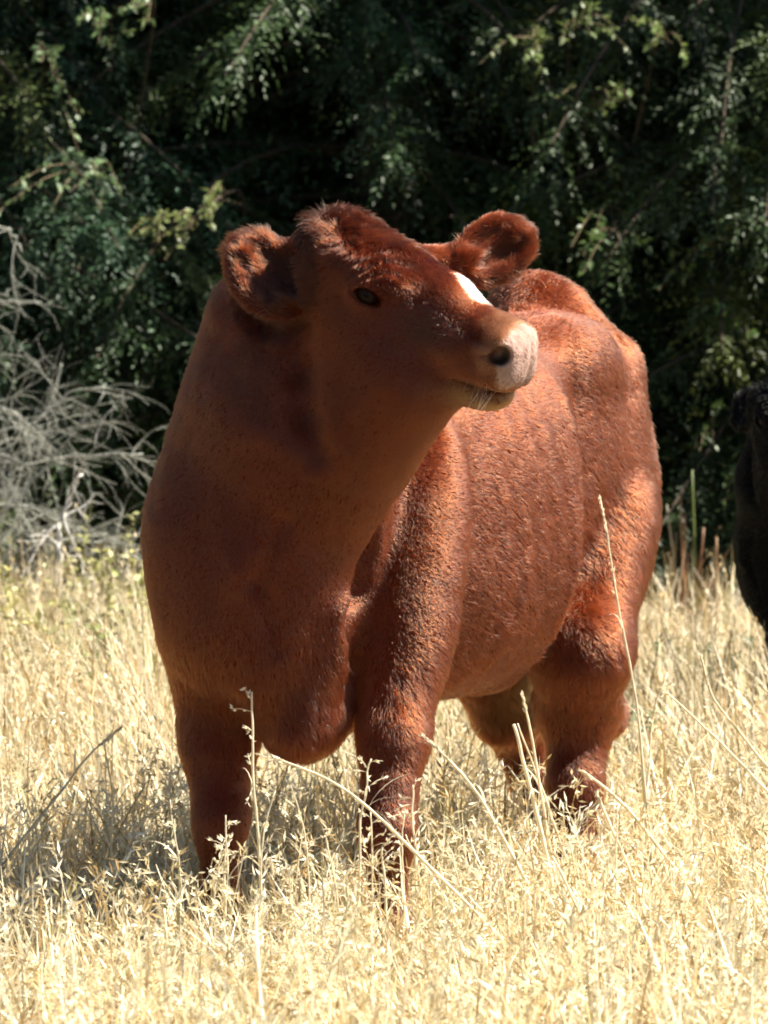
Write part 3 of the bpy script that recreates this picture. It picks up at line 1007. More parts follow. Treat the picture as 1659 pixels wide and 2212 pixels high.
def field(name, n, y0, y1, pad, hmin, hmax, label, power=1.0, stems=0.1, wmul=1.0, seed=1):
    r = np.random.default_rng(seed)
    g = MB()
    P = scatter(n, y0, y1, pad, r, power)
    hcl = 0.5 + 0.85 * clumpy(P) * (0.5 + 0.5 * clumpy(P, 7, 71))
    # trodden thinner grass under and behind the calf
    L = r.uniform(hmin, hmax, n) * hcl * 1.45 * grazed(P)
    az = r.uniform(0, 2 * np.pi, n) * 0.6 + 0.4 * (math.pi + 1.6 * vnoise(P * [1.5, 1.5, 0], 72))
    lean = np.abs(r.normal(0.25, 0.30, n)); curl = r.normal(0.75, 0.95, n)
    wide = np.where(r.random(n) < 0.18, r.uniform(0.0024, 0.0040, n), r.uniform(0.0012, 0.0023, n)) * wmul
    v, q, c, C = ribbons(P, az, lean, L, wide, curl, straw_cols(n, r) * (0.66 + 0.5 * clumpy(P, 6, 81))[:, None], 5, None, r)
    g.add(v, q, None, c)
    # matted litter lying low
    m = n // 3
    P2 = scatter(m, y0, y1, pad, r, power); P2[:, 2] += r.uniform(0.0, 0.07, m)
    v, q, c, C = ribbons(P2, r.uniform(0, 6.28, m), r.uniform(0.8, 1.6, m), r.uniform(0.10, 0.26, m), r.uniform(0.0012, 0.0028, m) * wmul,
                         r.normal(0.2, 0.9, m), straw_cols(m, r) * (0.55 + 0.5 * clumpy(P2, 4, 82))[:, None], 4, None, r)
    g.add(v, q, None, c)
    # flowering stems with loose seed heads
    k = int(n * stems)
    P3 = scatter(k, y0, y1, pad, r, power)
    hcl = 0.7 + 0.5 * clumpy(P3, 3, 75)
    L3_ = r.uniform(hmax * 0.85, hmax * 1.45, k) * hcl * grazed(P3)
    az3 = r.uniform(0, 6.28, k)
    v, q, c, C = ribbons(P3, az3, np.abs(r.normal(0.1, 0.15, k)), L3_, r.uniform(0.0012, 0.002, k) * wmul, np.abs(r.normal(0.35, 0.35, k)), straw_cols(k, r), 6, None, r)
    g.add(v, q, None, c)
    ns = 7
    tt = r.uniform(0.70, 1.0, (k, ns))
    fi = tt * 6; i0 = np.minimum(fi.astype(int), 5); ff = (fi - i0)[..., None]
    kk = np.arange(k)[:, None]
    A = C[kk, i0]; B = C[kk, i0 + 1]
    pos = (A + (B - A) * ff).reshape(-1, 3)
    dr = nrm(B - A).reshape(-1, 3) + r.normal(0, 0.38, (k * ns, 3))
    pos = pos + r.normal(0, 0.004, pos.shape)
    v, t, c = spikelets(pos, dr, r.uniform(0.009, 0.017, k * ns), r.uniform(0.0007, 0.0014, k * ns) * wmul, np.repeat(straw_cols(k, r) * 1.05, ns, 0), r)
    g.add(v, None, t, c)
    return tag(g.build(name, M_STRAW), label, 'grass', kind='stuff')


field('meadow_grass', 30000, 4.9, 9.6, 0.28, 0.05, 0.15, 'dry straw coloured grass round the calf', 1.0, 0.08, 2.2, 21)
field('meadow_grass', 22000, 9.4, 13.9, 0.35, 0.12, 0.27, 'dry straw coloured grass running back to the trees', 1.0, 0.07, 2.8, 22)
field('meadow_grass', 9000, 5.0, 13.8, 2.6, 0.10, 0.26, 'thin dry grass at the sides of the clearing', 1.0, 0.05, 2.2, 23)


def tangle(n, y0, y1, seed):
    r = np.random.default_rng(seed)
    g = MB()
    P = scatter(n, y0, y1, 0.2, r)
    L = r.uniform(0.12, 0.38, n) * grazed(P)
    v, q, c, C = ribbons(P, r.uniform(0, 6.28, n), np.abs(r.normal(0.35, 0.3, n)), L, r.uniform(0.0035, 0.0075, n), r.normal(0.9, 1.0, n), np.clip(straw_cols(n, r) * 1.1, 0, 0.85), 6, None, r)
    g.add(v, q, None, c)
    k = n // 7
    P = scatter(k, y0, y1, 0.2, r)
    L = r.uniform(0.20, 0.36, k) * (0.6 + 0.4 * grazed(P))
    v, q, c, C = ribbons(P, r.uniform(0, 6.28, k), np.abs(r.normal(0.12, 0.15, k)), L, np.full(k, 0.0030), np.abs(r.normal(0.9, 0.7, k)), np.clip(straw_cols(k, r) * 1.1, 0, 0.85), 8, None, r)
    g.add(v, q, None, c)
    ns = 18
    tt = 1 - 0.38 * r.random((k, ns)); fi = tt * 7.99; i0 = fi.astype(int); ff = (fi - i0)[..., None]
    kk = np.arange(k)[:, None]
    A = C[kk, i0]; B = C[kk, i0 + 1]
    pos = (A + (B - A) * ff).reshape(-1, 3) + r.normal(0, 0.005, (k * ns, 3))
    dr = nrm(B - A).reshape(-1, 3) + r.normal(0, 0.5, (k * ns, 3)) - np.array([0, 0, 0.25])
    v, t, c = spikelets(pos, dr, r.uniform(0.014, 0.026, k * ns), r.uniform(0.0014, 0.0024, k * ns), np.repeat(np.clip(straw_cols(k, r) * 1.1, 0, 0.85), ns, 0), r)
    g.add(v, None, t, c)
    return tag(g.build('tangled_grass', M_STRAW), 'coarse bent straw and seed heads tangled round the calf', 'grass', kind='stuff')


tangle(11000, 5.4, 9.2, 31)


# single tall stalks that stand out against the calf
def stalk(px, d, label, head=0.3, style='panicle', rad=0.0014, dd=0.0, col=(0.82, 0.74, 0.54), seed=0):
    """px: picture points from the foot to the tip"""
    r = np.random.default_rng(900 + seed)
    n = len(px)
    pts = [V(x, y, d + dd * i / max(1, n - 1)) for i, (x, y) in enumerate(px)]
    foot = pts[0].copy()
    if foot[2] > 0.0:
        dirn = nrm(pts[0] - pts[1]); dirn[2] = min(dirn[2], -0.5); dirn = nrm(dirn)
        base = foot + dirn * (foot[2] + 0.01) / -dirn[2]
        pts = [base] + pts
    C = spline(pts, 24)
    tk = np.linspace(0, 1, 24)[:, None]
    C = C + 0.0035 * np.sin(tk * r.uniform(7, 12) + r.uniform(0, 6)) * nrm(r.normal(0, 1, 3)) * [1, 1, 0.2] + np.cumsum(r.normal(0, 0.0005, (24, 3)), 0)
    root = empty('grass_stalk', C[0])
    tag(root, label, 'grass', 'tall stalks standing above the grass')
    rad = rad * 1.7
    mb = MB(); mb.tube(C, np.linspace(rad, rad * 0.55, 24), 5, np.array(col) * r.uniform(0.9, 1.08))
    mb.build('stem', M_STRAW, root)
    L = np.linalg.norm(np.diff(C, axis=0), axis=1).sum()
    for at in (8, 13):
        v, q, c, _ = ribbons(C[at:at + 1], r.uniform(0, 6.28, 1), r.uniform(0.3, 0.7, 1), r.uniform(0.05, 0.11, 1), np.array([0.0035]), r.uniform(0.8, 1.9, 1), np.array([col]) * 0.9, 6, None, r)
        lb = MB(); lb.add(v, q, None, c); lb.build('leaf_blade', M_STRAW, root)
    if head > 0:
        hb = MB()
        m = int(26 + 120 * head * L)
        t = 1 - head * r.random(m)
        f = t * 22.999; i = f.astype(int); pos = C[i] + (C[np.minimum(i + 1, 23)] - C[i]) * (f - i)[:, None]
        ax = nrm(C[np.minimum(i + 1, 23)] - C[np.maximum(i - 1, 0)])
        if style == 'spike':
            dr = ax + r.normal(0, 0.22, (m, 3)); ln = r.uniform(0.008, 0.014, m); wd = r.uniform(0.0014, 0.0024, m)
        else:
            k = 7                                        # short side branches carry the husks in bunches
            bt = 1 - head * (np.arange(k) + 0.3) / k
            bi = r.integers(0, k, m)
            f = bt[bi] * 22.999; i = f.astype(int)
            bd = nrm(r.normal(0, 1, (k, 3)) * [1, 1, 0.5] + [0, 0, 0.6])
            bl = r.uniform(0.012, 0.035, k)
            pos = C[i] + bd[bi] * (bl[bi] * r.uniform(0.25, 1, m))[:, None]
            for j in range(k):
                q0 = C[int(bt[j] * 22.99)]
                hb.tube(np.stack([q0, q0 + bd[j] * bl[j] * 0.5 + [0, 0, 0.002], q0 + bd[j] * bl[j]]), 0.0005, 4, col)
            dr = bd[bi] + r.normal(0, 0.45, (m, 3)); ln = r.uniform(0.006, 0.012, m); wd = r.uniform(0.0012, 0.0024, m)
        v, t_, c = spikelets(pos, dr, ln, wd, np.tile(np.array(col) * 1.05, (m, 1)) * r.uniform(0.8, 1.15, (m, 1)), r)
        hb.add(v, None, t_, c)
        tag(hb.build('seed_head', M_STRAW, root), kind='stuff')
    return root


STALKS = [
    ([(560, 1900), (556, 1760), (552, 1620), (543, 1492)], 7.70, 'tall upright seed stalk in front of the calf\'s right foreleg', 0.42, 'panicle', 0.0017),
    ([(905, 1850), (820, 1765), (720, 1690), (600, 1640)], 7.62, 'long stalk arching across between the calf\'s forelegs', 0.06, 'spike', 0.0019),
    ([(1395, 1720), (1372, 1500), (1345, 1330), (1318, 1170), (1298, 1078)], 8.35, 'tall pale stalk leaning against the calf\'s hind thigh', 0.36, 'spike', 0.0016),
    ([(1195, 1930), (1165, 1780), (1130, 1660), (1105, 1570)], 7.95, 'thick pale stalk leaning before the calf\'s hind legs', 0.0, 'spike', 0.0030),
    ([(1200, 1900), (1180, 1740), (1155, 1600), (1135, 1500)], 8.0, 'thin straight stalk crossing the calf\'s hind cannon', 0.1, 'spike', 0.0020),
    ([(1215, 1830), (1170, 1700), (1120, 1560)], 8.05, 'short slanting straw beside the thick pale stalk', 0.0, 'spike', 0.0015),
    ([(780, 1820), (785, 1740), (795, 1680), (806, 1635)], 7.68, 'short feathery seed head before the calf\'s left knee', 0.5, 'panicle', 0.0014),
    ([(900, 1900), (895, 1780), (893, 1690)], 7.70, 'bushy seed head beside the calf\'s left foreleg', 0.5, 'panicle', 0.0014),
    ([(1080, 1800), (1030, 1710), (970, 1640), (920, 1600)], 7.75, 'drooping oat-like stalk between the fore and hind legs', 0.3, 'spike', 0.0019),
    ([(1400, 1800), (1345, 1730), (1300, 1690), (1258, 1662)], 8.1, 'bent straw tip before the calf\'s left hock', 0.2, 'spike', 0.0022),
    ([(1720, 1790), (1640, 1690), (1540, 1580), (1430, 1480)], 8.3, 'long slanting straw to the right of the calf', 0.05, 'spike', 0.0018),
    ([(1700, 1700), (1620, 1610), (1540, 1510), (1515, 1420)], 8.5, 'curved pale stalk with white plume near the black calf', 0.25, 'spike', 0.0020),
    ([(1395, 1800), (1400, 1680), (1415, 1560), (1440, 1450)], 8.5, 'upright seed stalk behind the calf\'s hind leg', 0.25, 'panicle', 0.0015),
    ([(110, 1740), (180, 1650), (258, 1578)], 8.3, 'straw slanting up towards the calf\'s right foreleg', 0.2, 'spike', 0.0016),
    ([(245, 1850), (240, 1740), (232, 1600)], 8.1, 'upright stalk in the calf\'s shadow', 0.3, 'panicle', 0.0015),
    ([(485, 1950), (486, 1870), (490, 1800)], 7.62, 'seed head over the calf\'s right hoof', 0.5, 'panicle', 0.0015),
    ([(835, 1990), (830, 1900), (825, 1830)], 7.60, 'curling seed head over the calf\'s left hoof', 0.5, 'panicle', 0.0016),
    ([(365, 2110), (362, 2050), (357, 1960)], 7.1, 'short thick pale straw left of the calf\'s right hoof', 0.0, 'spike', 0.0026),
    ([(1290, 2060), (1240, 1960), (1180, 1850)], 7.3, 'straight pale straw leaning left below the hind legs', 0.0, 'spike', 0.0022),
    ([(1390, 1960), (1350, 1850), (1290, 1720)], 7.6, 'bright bent straw right of the hind legs', 0.1, 'spike', 0.0022),
]
for i, a_ in enumerate(STALKS):
    stalk(*a_, seed=i)
r = np.random.default_rng(55)
for i in range(16):
    px = 380 + 62 * i + r.uniform(-25, 25); d = r.uniform(7.25, 7.85); top = r.uniform(1690, 1880); lean = r.uniform(-45, 45)
    foot = HORIZON + FPX * CAMZ / d
    stalk([(px, foot), (px + 0.25 * lean, foot * 0.6 + top * 0.4), (px + 0.6 * lean, foot * 0.25 + top * 0.75), (px + 1.25 * lean, top)], d,
          'short feathery seed stalk in the grass round the calf\'s feet', 0.42, 'panicle', 0.0012, seed=100 + i)


# ------------------------------------------------------------------ leaves
def leaf_fans(P, A, N, size, aspect, cols, r=rng, fold=0.25):
    """pointed leaves with a folded midrib: four triangles each"""
    n = len(P)
    A = nrm(A); N = nrm(N - A * (N * A).sum(1, keepdims=True)); W = np.cross(N, A)
    s = size[:, None]; w = s * aspect * 0.5
    v = np.stack([P, P + A * s * 0.42 + W * w + N * w * fold, P + A * s - N * s * 0.08, P + A * s * 0.42 - W * w + N * w * fold, P + A * s * 0.5], 1).reshape(-1, 3)
    b = np.arange(n)[:, None] * 5
    t = np.stack([np.concatenate([b + i for i in k], 1) for k in ((0, 1, 4), (1, 2, 4), (2, 3, 4), (3, 0, 4))], 1).reshape(-1, 3)
    return v, t, np.repeat(cols, 5, 0)


def sprays(P, A, N, L, k, cols, r, leaf=0.02, asp=0.42):
    """flat feathery conifer sprays: k leaflets either side of a twig; P,A,N,L per spray"""
    n = len(P)
    A = nrm(A); N = nrm(N - A * (N * A).sum(1, keepdims=True)); W = np.cross(N, A)
    t = (np.arange(k) + 0.5) / k
    side = np.where(np.arange(k) % 2 == 0, 1.0, -1.0)
    pos = P[:, None] + A[:, None] * (L[:, None] * t[None])[..., None] - np.array([0, 0, 1.0]) * (0.25 * L[:, None] * t[None] ** 2)[..., None]
    dr = A[:, None] * 0.75 + W[:, None] * (side[None] * (1.05 - 0.7 * t[None]))[..., None] + r.normal(0, 0.22, (n, k, 3)) - np.array([0, 0, 0.15])
    nn = N[:, None] + r.normal(0, 0.35, (n, k, 3))
    sz = leaf * (0.7 + 0.6 * r.random((n, k))) * (1.15 - 0.5 * t[None])
    cl = np.repeat(cols, k, 0) * r.uniform(0.75, 1.25, (n * k, 1))
    P2 = pos.reshape(-1, 3); A2 = nrm(dr.reshape(-1, 3)); N2 = nn.reshape(-1, 3)
    N2 = nrm(N2 - A2 * (N2 * A2).sum(1, keepdims=True)); W2 = np.cross(N2, A2)
    s2 = sz.reshape(-1, 1); w2 = s2 * asp * 0.5; m = len(P2)
    v = np.stack([P2, P2 + A2 * s2 * 0.45 + W2 * w2 + N2 * w2 * 0.3, P2 + A2 * s2 - N2 * s2 * 0.1, P2 + A2 * s2 * 0.45 - W2 * w2 + N2 * w2 * 0.3], 1).reshape(-1, 3)
    b = np.arange(m)[:, None] * 4
    tr = np.stack([np.concatenate([b, b + 1, b + 2], 1), np.concatenate([b, b + 2, b + 3], 1)], 1).reshape(-1, 3)
    return v, tr, np.repeat(cl, 4, 0)


def conifer(x, y, h, spread, label, seed, near=True, dens=14, col=(0.032, 0.056, 0.024)):
    r = np.random.default_rng(seed)
    root = empty('conifer_tree', (x, y, 0))
    tag(root, label, 'tree', 'conifers behind the clearing')
    col = np.array(col)
    tb = MB()
    tp = np.stack([x + 0.06 * np.sin(np.linspace(0, 3, 14) + seed), y + 0.05 * np.cos(np.linspace(0, 3, 14) + seed), np.linspace(-0.1, h, 14)], -1)
    tb.tube(tp, np.linspace(0.13, 0.02, 14) * (1 + 0.08 * r.normal(size=14)), 10, (0.07, 0.055, 0.04))
    cr = MB()
    boughs = []
    if near:                                        # low skirt of boughs facing the clearing
        for b in range(92):
            boughs.append((r.uniform(0.08, 2.2), -math.pi / 2 + r.uniform(-1.45, 1.45), True))
    for b in range(int(dens * h)):
        z1, a1 = 0.1 + (h - 0.3) * r.random(), r.uniform(0, 2 * np.pi)
        if not (near and z1 < 2.7 and math.sin(a1) < 0.3):
            boughs.append((z1, a1, False))
    for z0, az, fine in boughs:
        Lb = spread * (1 - 0.70 * z0 / h) * r.uniform(0.55, 1.1)
        d = np.array([math.cos(az), math.sin(az), 0])
        t = np.linspace(0, 1, 9)[:, None]
        rise = r.uniform(-0.10, 0.35)
        c = np.array([x, y, z0]) + d * Lb * t + np.array([0, 0, 1]) * (rise * t - (0.38 + 0.30 * r.random()) * t ** 2) * Lb * 0.8
        c = c + np.cross(d, [0, 0, 1]) * (r.normal(0, 0.14) * t ** 2) * Lb
        c[:, 2] = np.maximum(c[:, 2], 0.05 + 0.04 * r.random())
        tb.tube(c, np.linspace(0.012, 0.003, 9), 5, (0.07, 0.055, 0.04), cap=False)
        ns = int((72 if fine else 30) * Lb)
        tt = r.uniform(0.10, 1.0, ns) ** 0.8
        f = tt * 7.999; i = f.astype(int)
        p = c[i] + (c[i + 1] - c[i]) * (f - i)[:, None]
        ax = nrm(c[i + 1] - c[i])
        sd_ = nrm(np.cross(ax, [0, 0, 1.0])) * r.choice([-1, 1], ns)[:, None]
        L = (0.30 * (1 - 0.5 * tt) + 0.05) * r.uniform(0.6, 1.15, ns) * min(1.0, 0.5 + 0.5 * Lb)
        A = ax * 0.6 + sd_ * (0.9 - 0.5 * tt)[:, None] + r.normal(0, 0.32, (ns, 3)) - np.array([0, 0, 0.25])
        N = np.array([0, 0, 1.0]) + r.normal(0, 0.5, (ns, 3))
        shade = col * r.uniform(0.75, 1.4) + np.array([0.022, 0.020, 0.0]) * max(0.0, r.normal(0, 1))
        cl = np.tile(shade, (ns, 1)) * r.uniform(0.7, 1.35, (ns, 1))
        if fine:
            v, tri, cc_ = sprays(p, A, N, L, 13, cl, r, 0.030, 0.38)
        else:
            v, tri, cc_ = sprays(p, A, N, L * 1.3, 8 if near else 10, cl, r, 0.09 if near else 0.115, 0.5)
        cr.add(v, None, tri, cc_)
    tb.build('trunk', M_BARK, root)
    cr.build('crown', M_NEEDLE, root)
    return root


TREES = [(-2.75, 15.2, 5.2, 1.5, 'spreading conifer behind the end of the dead brush pile'),
         (-1.35, 15.0, 5.6, 1.6, 'dense conifer rising behind the dead brush pile'),
         (-0.05, 15.3, 6.0, 1.7, 'dark conifer directly behind the brown calf\'s head'),
         (1.20, 15.0, 5.4, 1.6, 'dark conifer between the two calves\' backs'),
         (2.55, 15.2, 5.8, 1.6, 'dense conifer behind the black calf'),
         (3.9, 14.8, 5.6, 1.7, 'broad conifer past the black calf')]
for i, a_ in enumerate(TREES):
    conifer(*a_, seed=300 + i, near=abs(a_[0]) < 2.7, col=[(0.027, 0.056, 0.025), (0.025, 0.056, 0.027), (0.028, 0.053, 0.019), (0.031, 0.054, 0.018)][i % 4])
SECOND = ['conifer in the back row behind the spreading conifer', 'conifer in the back row past the dead brush pile', 'conifer in the back row past the brown calf\'s right ear',
          'conifer in the back row past the brown calf\'s left ear', 'conifer in the back row past the brown calf\'s rump', 'conifer in the back row past the black calf', 'narrow conifer filling the gap behind the brown calf\'s poll']
for i, (x, y) in enumerate([(-3.4, 17.3), (-2.0, 17.0), (-0.7, 17.4), (0.6, 17.0), (1.9, 17.3), (3.2, 17.0), (0.0, 16.3)]):
    conifer(x, y, 5.0, 2.0, SECOND[i], 400 + i, near=False, dens=24)
# conifers out of view, left and behind the camera, added to deepen the shade
SHADE_RING = [(-6.2, 13.6, 'conifer added for shade left of the brush pile'), (-7.0, 10.6, 'tall conifer added for shade level with the brown calf'),
        (-7.4, 7.4, 'conifer added for shade facing the brown calf'), (-7.2, 4.0, 'conifer added for shade near the corner of the clearing'),
        (-6.0, 0.4, 'conifer added for shade in the corner of the clearing'), (-3.2, -2.6, 'conifer added for shade behind the viewer'), (0.4, -3.4, 'broad conifer added for shade behind the camera')]
for i, (x, y, lab) in enumerate(SHADE_RING):
    conifer(x, y, 7.5, 2.3, lab, 450 + i, near=False, dens=9)


def bush(name, label, spots, d, leaf, col, seed, group, n_per=60, stem_to=None):
    """leafy shoots ending at the given picture points"""
    r = np.random.default_rng(seed)
    px, py, _, _ = spots[0]
    b = stem_to if stem_to is not None else G(px, d + 0.9)
    root = empty(name, b)
    tag(root, label, 'shrub', group)
    sb, fb = MB(), MB()
    for (px, py, wx, wy) in spots:
        c = V(px, py, d); sc = d / FPX
        e = c + np.array([0, 0, wy * sc * 0.3])
        mid = np.array([e[0], b[1], e[2] - 0.05]) + r.normal(0, 0.05, 3)
        sp = spline([b, mid, e], 10)
        sb.tube(sp, np.linspace(0.008, 0.003, 10), 5, (0.07, 0.055, 0.04))
        nt = max(5, int(n_per / 9))
        for _ in range(nt):
            q = c + np.array([r.normal(0, 0.5) * wx * sc, r.normal(0, 0.06), r.normal(0, 0.5) * wy * sc])
            st = sp[r.integers(5, 9)]
            tw = spline([st, (st + q) / 2 + [0, 0, 0.03], q], 7)
            sb.tube(tw, np.linspace(0.003, 0.001, 7), 4, (0.13, 0.10, 0.06), cap=False)
            m = 11
            f = r.uniform(2, 5.999, m); i = f.astype(int)
            p = tw[i] + (tw[i + 1] - tw[i]) * (f - i)[:, None]
            A = nrm(tw[i + 1] - tw[i]) * 0.5 + r.normal(0, 0.6, (m, 3))
            N = np.array([0.35, -0.2, 1.0]) + r.normal(0, 0.4, (m, 3))
            cl = np.array(col) * r.uniform(0.7, 1.3, (m, 1)) + np.array([0.03, 0.02, 0]) * r.random((m, 1))
            v, t, cc_ = leaf_fans(p, A, N, leaf * r.uniform(0.6, 1.2, m), 0.55, cl, r)
            fb.add(v, None, t, cc_)
    sb.build('stem', M_BARK, root)
    fb.build('foliage', M_LEAF, root)
    return root


bush('leafy_shrub', 'bright green leafy shrub reaching up behind the dead brush', [(90, 170, 90, 120), (200, 70, 110, 60), (150, 430, 160, 50), (290, 20, 60, 30)], 13.75, 0.030, (0.10, 0.17, 0.07), 501, 'shrubs along the tree edge', 70)
bush('leafy_shrub', 'yellow green leafy shrub behind the calf\'s right ear', [(400, 510, 80, 50), (350, 480, 60, 50), (430, 460, 50, 40)], 13.75, 0.030, (0.13, 0.17, 0.06), 502, 'shrubs along the tree edge', 60)
bush('leafy_shrub', 'leafy shrub with lit sprigs above the calf\'s back', [(1160, 100, 90, 70), (1250, 70, 80, 40), (1330, 230, 120, 50), (1450, 110, 120, 60)], 13.75, 0.030, (0.10, 0.15, 0.045), 503, 'shrubs along the tree edge', 60)
bush('leafy_shrub', 'low green shrub between the calf\'s rump and the black calf', [(1340, 540, 130, 60), (1500, 560, 110, 70), (1560, 700, 60, 70), (1540, 960, 50, 80), (1590, 1060, 30, 50)], 13.75, 0.030, (0.06, 0.12, 0.035), 504, 'shrubs along the tree edge', 55)


# ------------------------------------------------------------------ dead brush at the left
def dead_branch(pts, d, label, seed, n_side=14, rad=0.012, col=(0.42, 0.39, 0.37), depth=2, spread=0.18, dd=0.0, foot=True):
    r = np.random.default_rng(seed)
    P = [V(x, y, d + dd * i) for i, (x, y) in enumerate(pts)]
    if foot:
        P = [np.array([P[0][0] - 0.06, P[0][1] + 0.1, 0.0])] + P
    root = empty('dead_branch', [P[0][0], P[0][1], min(P[0][2], 0.02)])
    tag(root, label, 'branch', 'dead branches of the brush pile')
    C = spline(P, 18) + r.normal(0, 0.004, (18, 3))
    lb = MB(); lb.tube(C, np.linspace(rad, rad * 0.35, 18), 7, np.array(col) * r.uniform(0.85, 1.15))
    lb.build('limb', M_TWIG, root)
    tb = MB()

    def grow(q, dirn, L, rad_, lev):
        n = 8
        pts_ = [q]; dv = nrm(dirn); bend = r.normal(0, 0.16, 3) - [0, 0, 0.10]
        for _ in range(n - 1):
            dv = nrm(dv + bend * 0.5 + r.normal(0, 0.12, 3))
            pts_.append(pts_[-1] + dv * L / (n - 1))
        pts_ = np.array(pts_)
        pts_[:, 2] = np.maximum(pts_[:, 2], 0.01)
        tb.tube(pts_, np.linspace(rad_, rad_ * 0.4, n), 4, np.array(col) * r.uniform(0.7, 1.25), cap=False)
        if lev > 0:
            for _ in range(r.integers(3, 6)):
                i = r.integers(2, n - 1)
                grow(pts_[i], nrm(pts_[i] - pts_[i - 1]) + r.normal(0, 0.6, 3), L * r.uniform(0.35, 0.65), rad_ * 0.55, lev - 1)
    for _ in range(n_side):
        i = r.integers(2, 17)
        ax = nrm(C[i] - C[i - 1])
        grow(C[i], ax * 0.7 + r.normal(0, 0.65, 3), spread * r.uniform(0.5, 1.35), rad * 0.26, depth - 1)
    tb.build('twigs', M_TWIG, root)
    return root


DB = [([(-60, 1190), (40, 1080), (140, 960), (225, 845)], 13.1, 'grey dead branch with thin tips rising highest from the brush pile', 1, 12, 0.008),
      ([(-40, 980), (60, 920), (150, 850), (230, 838)], 13.25, 'bare forked dead branch sweeping right over the brush pile', 2, 12, 0.008),
      ([(-60, 1010), (50, 1000), (190, 985), (310, 975)], 13.15, 'long horizontal dead branch reaching towards the calf\'s shoulder', 3, 14, 0.009),
      ([(125, 1225), (128, 1140), (150, 1075), (175, 1022)], 12.85, 'broken pale stick standing upright in the brush pile', 4, 4, 0.013),
      ([(90, 1190), (180, 1170), (250, 1180), (330, 1230)], 12.95, 'tangled dead branch lying low beside the calf\'s chest', 5, 20, 0.010),
      ([(-80, 1120), (0, 1090), (90, 1110), (180, 1150)], 13.05, 'matted dead branch at the foot of the brush pile', 6, 18, 0.010),
      ([(-80, 900), (-10, 880), (40, 900), (60, 980)], 13.15, 'curled dead branch at the end of the brush pile', 7, 18, 0.009),
      ([(-110, 530), (-50, 500), (10, 495), (45, 545)], 13.35, 'lichen-grey dead bough hanging from the conifer', 8, 7, 0.010),
      ([(-110, 690), (-50, 655), (0, 640), (40, 618)], 13.35, 'short dead bough with bare twigs below the hanging one', 9, 8, 0.009),
      ([(-100, 1230), (10, 1160), (60, 1040), (90, 960)], 13.35, 'dead branch leaning upright at the back of the brush pile', 10, 18, 0.009)]
for pts, d, lab, sd_, ns, ra in DB:
    dead_branch(pts, d, lab, 600 + sd_, 4 if sd_ in (8, 9) else int(ns * 1.7), ra * 0.72, col=(0.55, 0.53, 0.49) if sd_ == 4 else (0.26, 0.265, 0.225), foot=sd_ not in (8, 9))


# ------------------------------------------------------------------ green weeds in the grass
def weed(px, d, hgt, label, seed, col=(0.20, 0.25, 0.07), leaf=0.035, stems=7, spread=0.12):
    r = np.random.default_rng(seed)
    g = G(px, d); g[2] = -0.01
    root = empty('weed_plant', g); tag(root, label, 'plant', 'green weeds in the dry grass')
    sb, fb = MB(), MB()
    for _ in range(stems):
        tip = g + np.array([r.normal(0, spread), r.normal(0, spread), hgt * r.uniform(0.6, 1.1)])
        C = spline([g, (g + tip) / 2 + [0, 0, 0.04], tip], 9)
        sb.tube(C, np.linspace(0.0022, 0.001, 9), 4, np.array(col) * 0.9, cap=False)
        m = int(8 + hgt * 40)
        f = r.uniform(2, 7.99, m); i = f.astype(int)
        p = C[i] + (C[i + 1] - C[i]) * (f - i)[:, None]
        A = r.normal(0, 1, (m, 3)) * [1, 1, 0.4] + [0, 0, 0.3]
        N = np.array([0.2, -0.2, 1.0]) + r.normal(0, 0.4, (m, 3))
        cl = np.array(col) * r.uniform(0.65, 1.4, (m, 1))
        v, t, c = leaf_fans(p, A, N, leaf * r.uniform(0.5, 1.2, m), 0.5, cl, r)
        fb.add(v, None, t, c)
    sb.build('stem', M_LEAF, root)
    fb.build('leaves', M_LEAF, root)


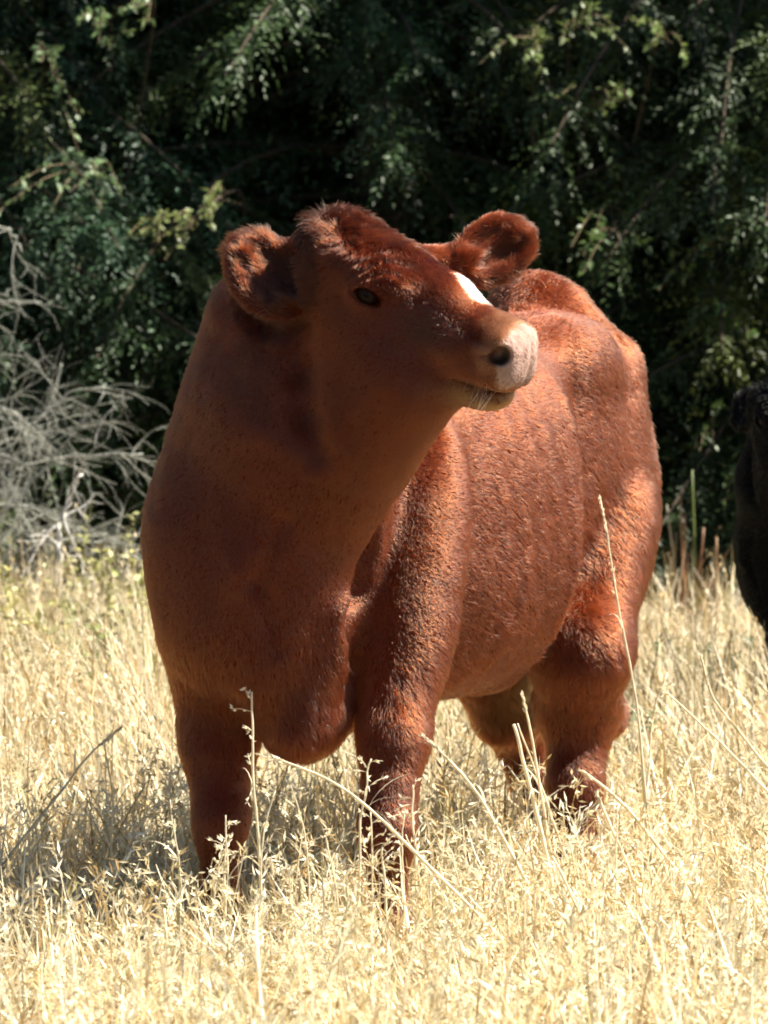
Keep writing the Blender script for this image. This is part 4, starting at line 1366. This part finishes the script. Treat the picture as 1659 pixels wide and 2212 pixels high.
weed(270, 12.6, 0.34, 'yellow green leafy weed by the calf\'s shoulder', 701, (0.26, 0.28, 0.08), 0.04, 10, 0.12)
weed(180, 12.0, 0.30, 'pale leafy weed in front of the brush pile', 702, (0.30, 0.29, 0.12), 0.035, 9, 0.14)
weed(300, 11.0, 0.28, 'low green weed behind the calf\'s right elbow', 703, (0.20, 0.25, 0.08), 0.032, 9, 0.10)
weed(60, 11.8, 0.36, 'pale yellow leafy weed at the edge of the brush pile', 711, (0.34, 0.31, 0.13), 0.03, 12, 0.14)
weed(120, 12.7, 0.44, 'tall thin weed with small leaves under the broken stick', 712, (0.30, 0.30, 0.12), 0.028, 12, 0.16)
weed(320, 12.7, 0.40, 'bushy yellowish weed touching the calf\'s shoulder line', 713, (0.32, 0.31, 0.11), 0.03, 12, 0.12)
weed(230, 11.2, 0.32, 'grey green weed among the straw', 714, (0.24, 0.25, 0.12), 0.03, 10, 0.13)
weed(1015, 11.4, 0.20, 'small green weed seen under the calf\'s belly', 704, (0.14, 0.24, 0.06), 0.03, 8, 0.06)
weed(1590, 11.6, 0.20, 'dark leafed weed below the black calf\'s chest', 705, (0.09, 0.13, 0.05), 0.035, 8, 0.10)
weed(1350, 10.2, 0.20, 'dark weed behind the brown calf\'s hock', 706, (0.08, 0.12, 0.05), 0.03, 6, 0.05)

# upright green and rust shoots at the edge of the trees
r = np.random.default_rng(77)
for i, (px, top, cl) in enumerate([(1495, 1015, (0.16, 0.20, 0.06)), (1470, 1075, (0.30, 0.17, 0.09)), (1480, 1110, (0.30, 0.15, 0.08)), (1520, 1140, (0.33, 0.18, 0.10)), (1548, 1160, (0.32, 0.2, 0.1)),
                                   (1440, 1090, (0.35, 0.3, 0.2)), (1460, 1150, (0.25, 0.2, 0.09))]):
    g = G(px + 4, 13.3); tip = V(px, top, 13.3)
    root = empty('reed_shoot', g)
    tag(root, ['tallest green shoot standing before the dark trees by the calf\'s rump', 'rust brown shoot, tallest after the green one at the tree edge',
               'short rust brown shoot beside the tallest green shoot', 'rusty pink shoot between the green shoot and the black calf',
               'short tan shoot next to the black calf', 'pale straw shoot close against the brown calf\'s rump',
               'short olive shoot between the calf\'s rump and the green shoot'][i], 'plant', 'shoots at the tree edge')
    C = spline([g, (g + tip) / 2 + [r.normal(0, 0.01), 0, 0], tip], 8)
    mb = MB(); mb.tube(C, np.linspace(0.006, 0.0025, 8), 5, cl); mb.build('stem', M_LEAF, root)
    n = 5
    v, q, c, _ = ribbons(np.repeat(C[2:3], n, 0) + r.normal(0, 0.01, (n, 3)), r.uniform(0, 6.28, n), r.uniform(0.1, 0.5, n), r.uniform(0.1, 0.22, n), np.full(n, 0.008), r.normal(0.3, 0.3, n),
                         np.tile(np.array(cl), (n, 1)), 4, None, r)
    mb = MB(); mb.add(v, q, None, c); mb.build('leaves', M_LEAF, root)
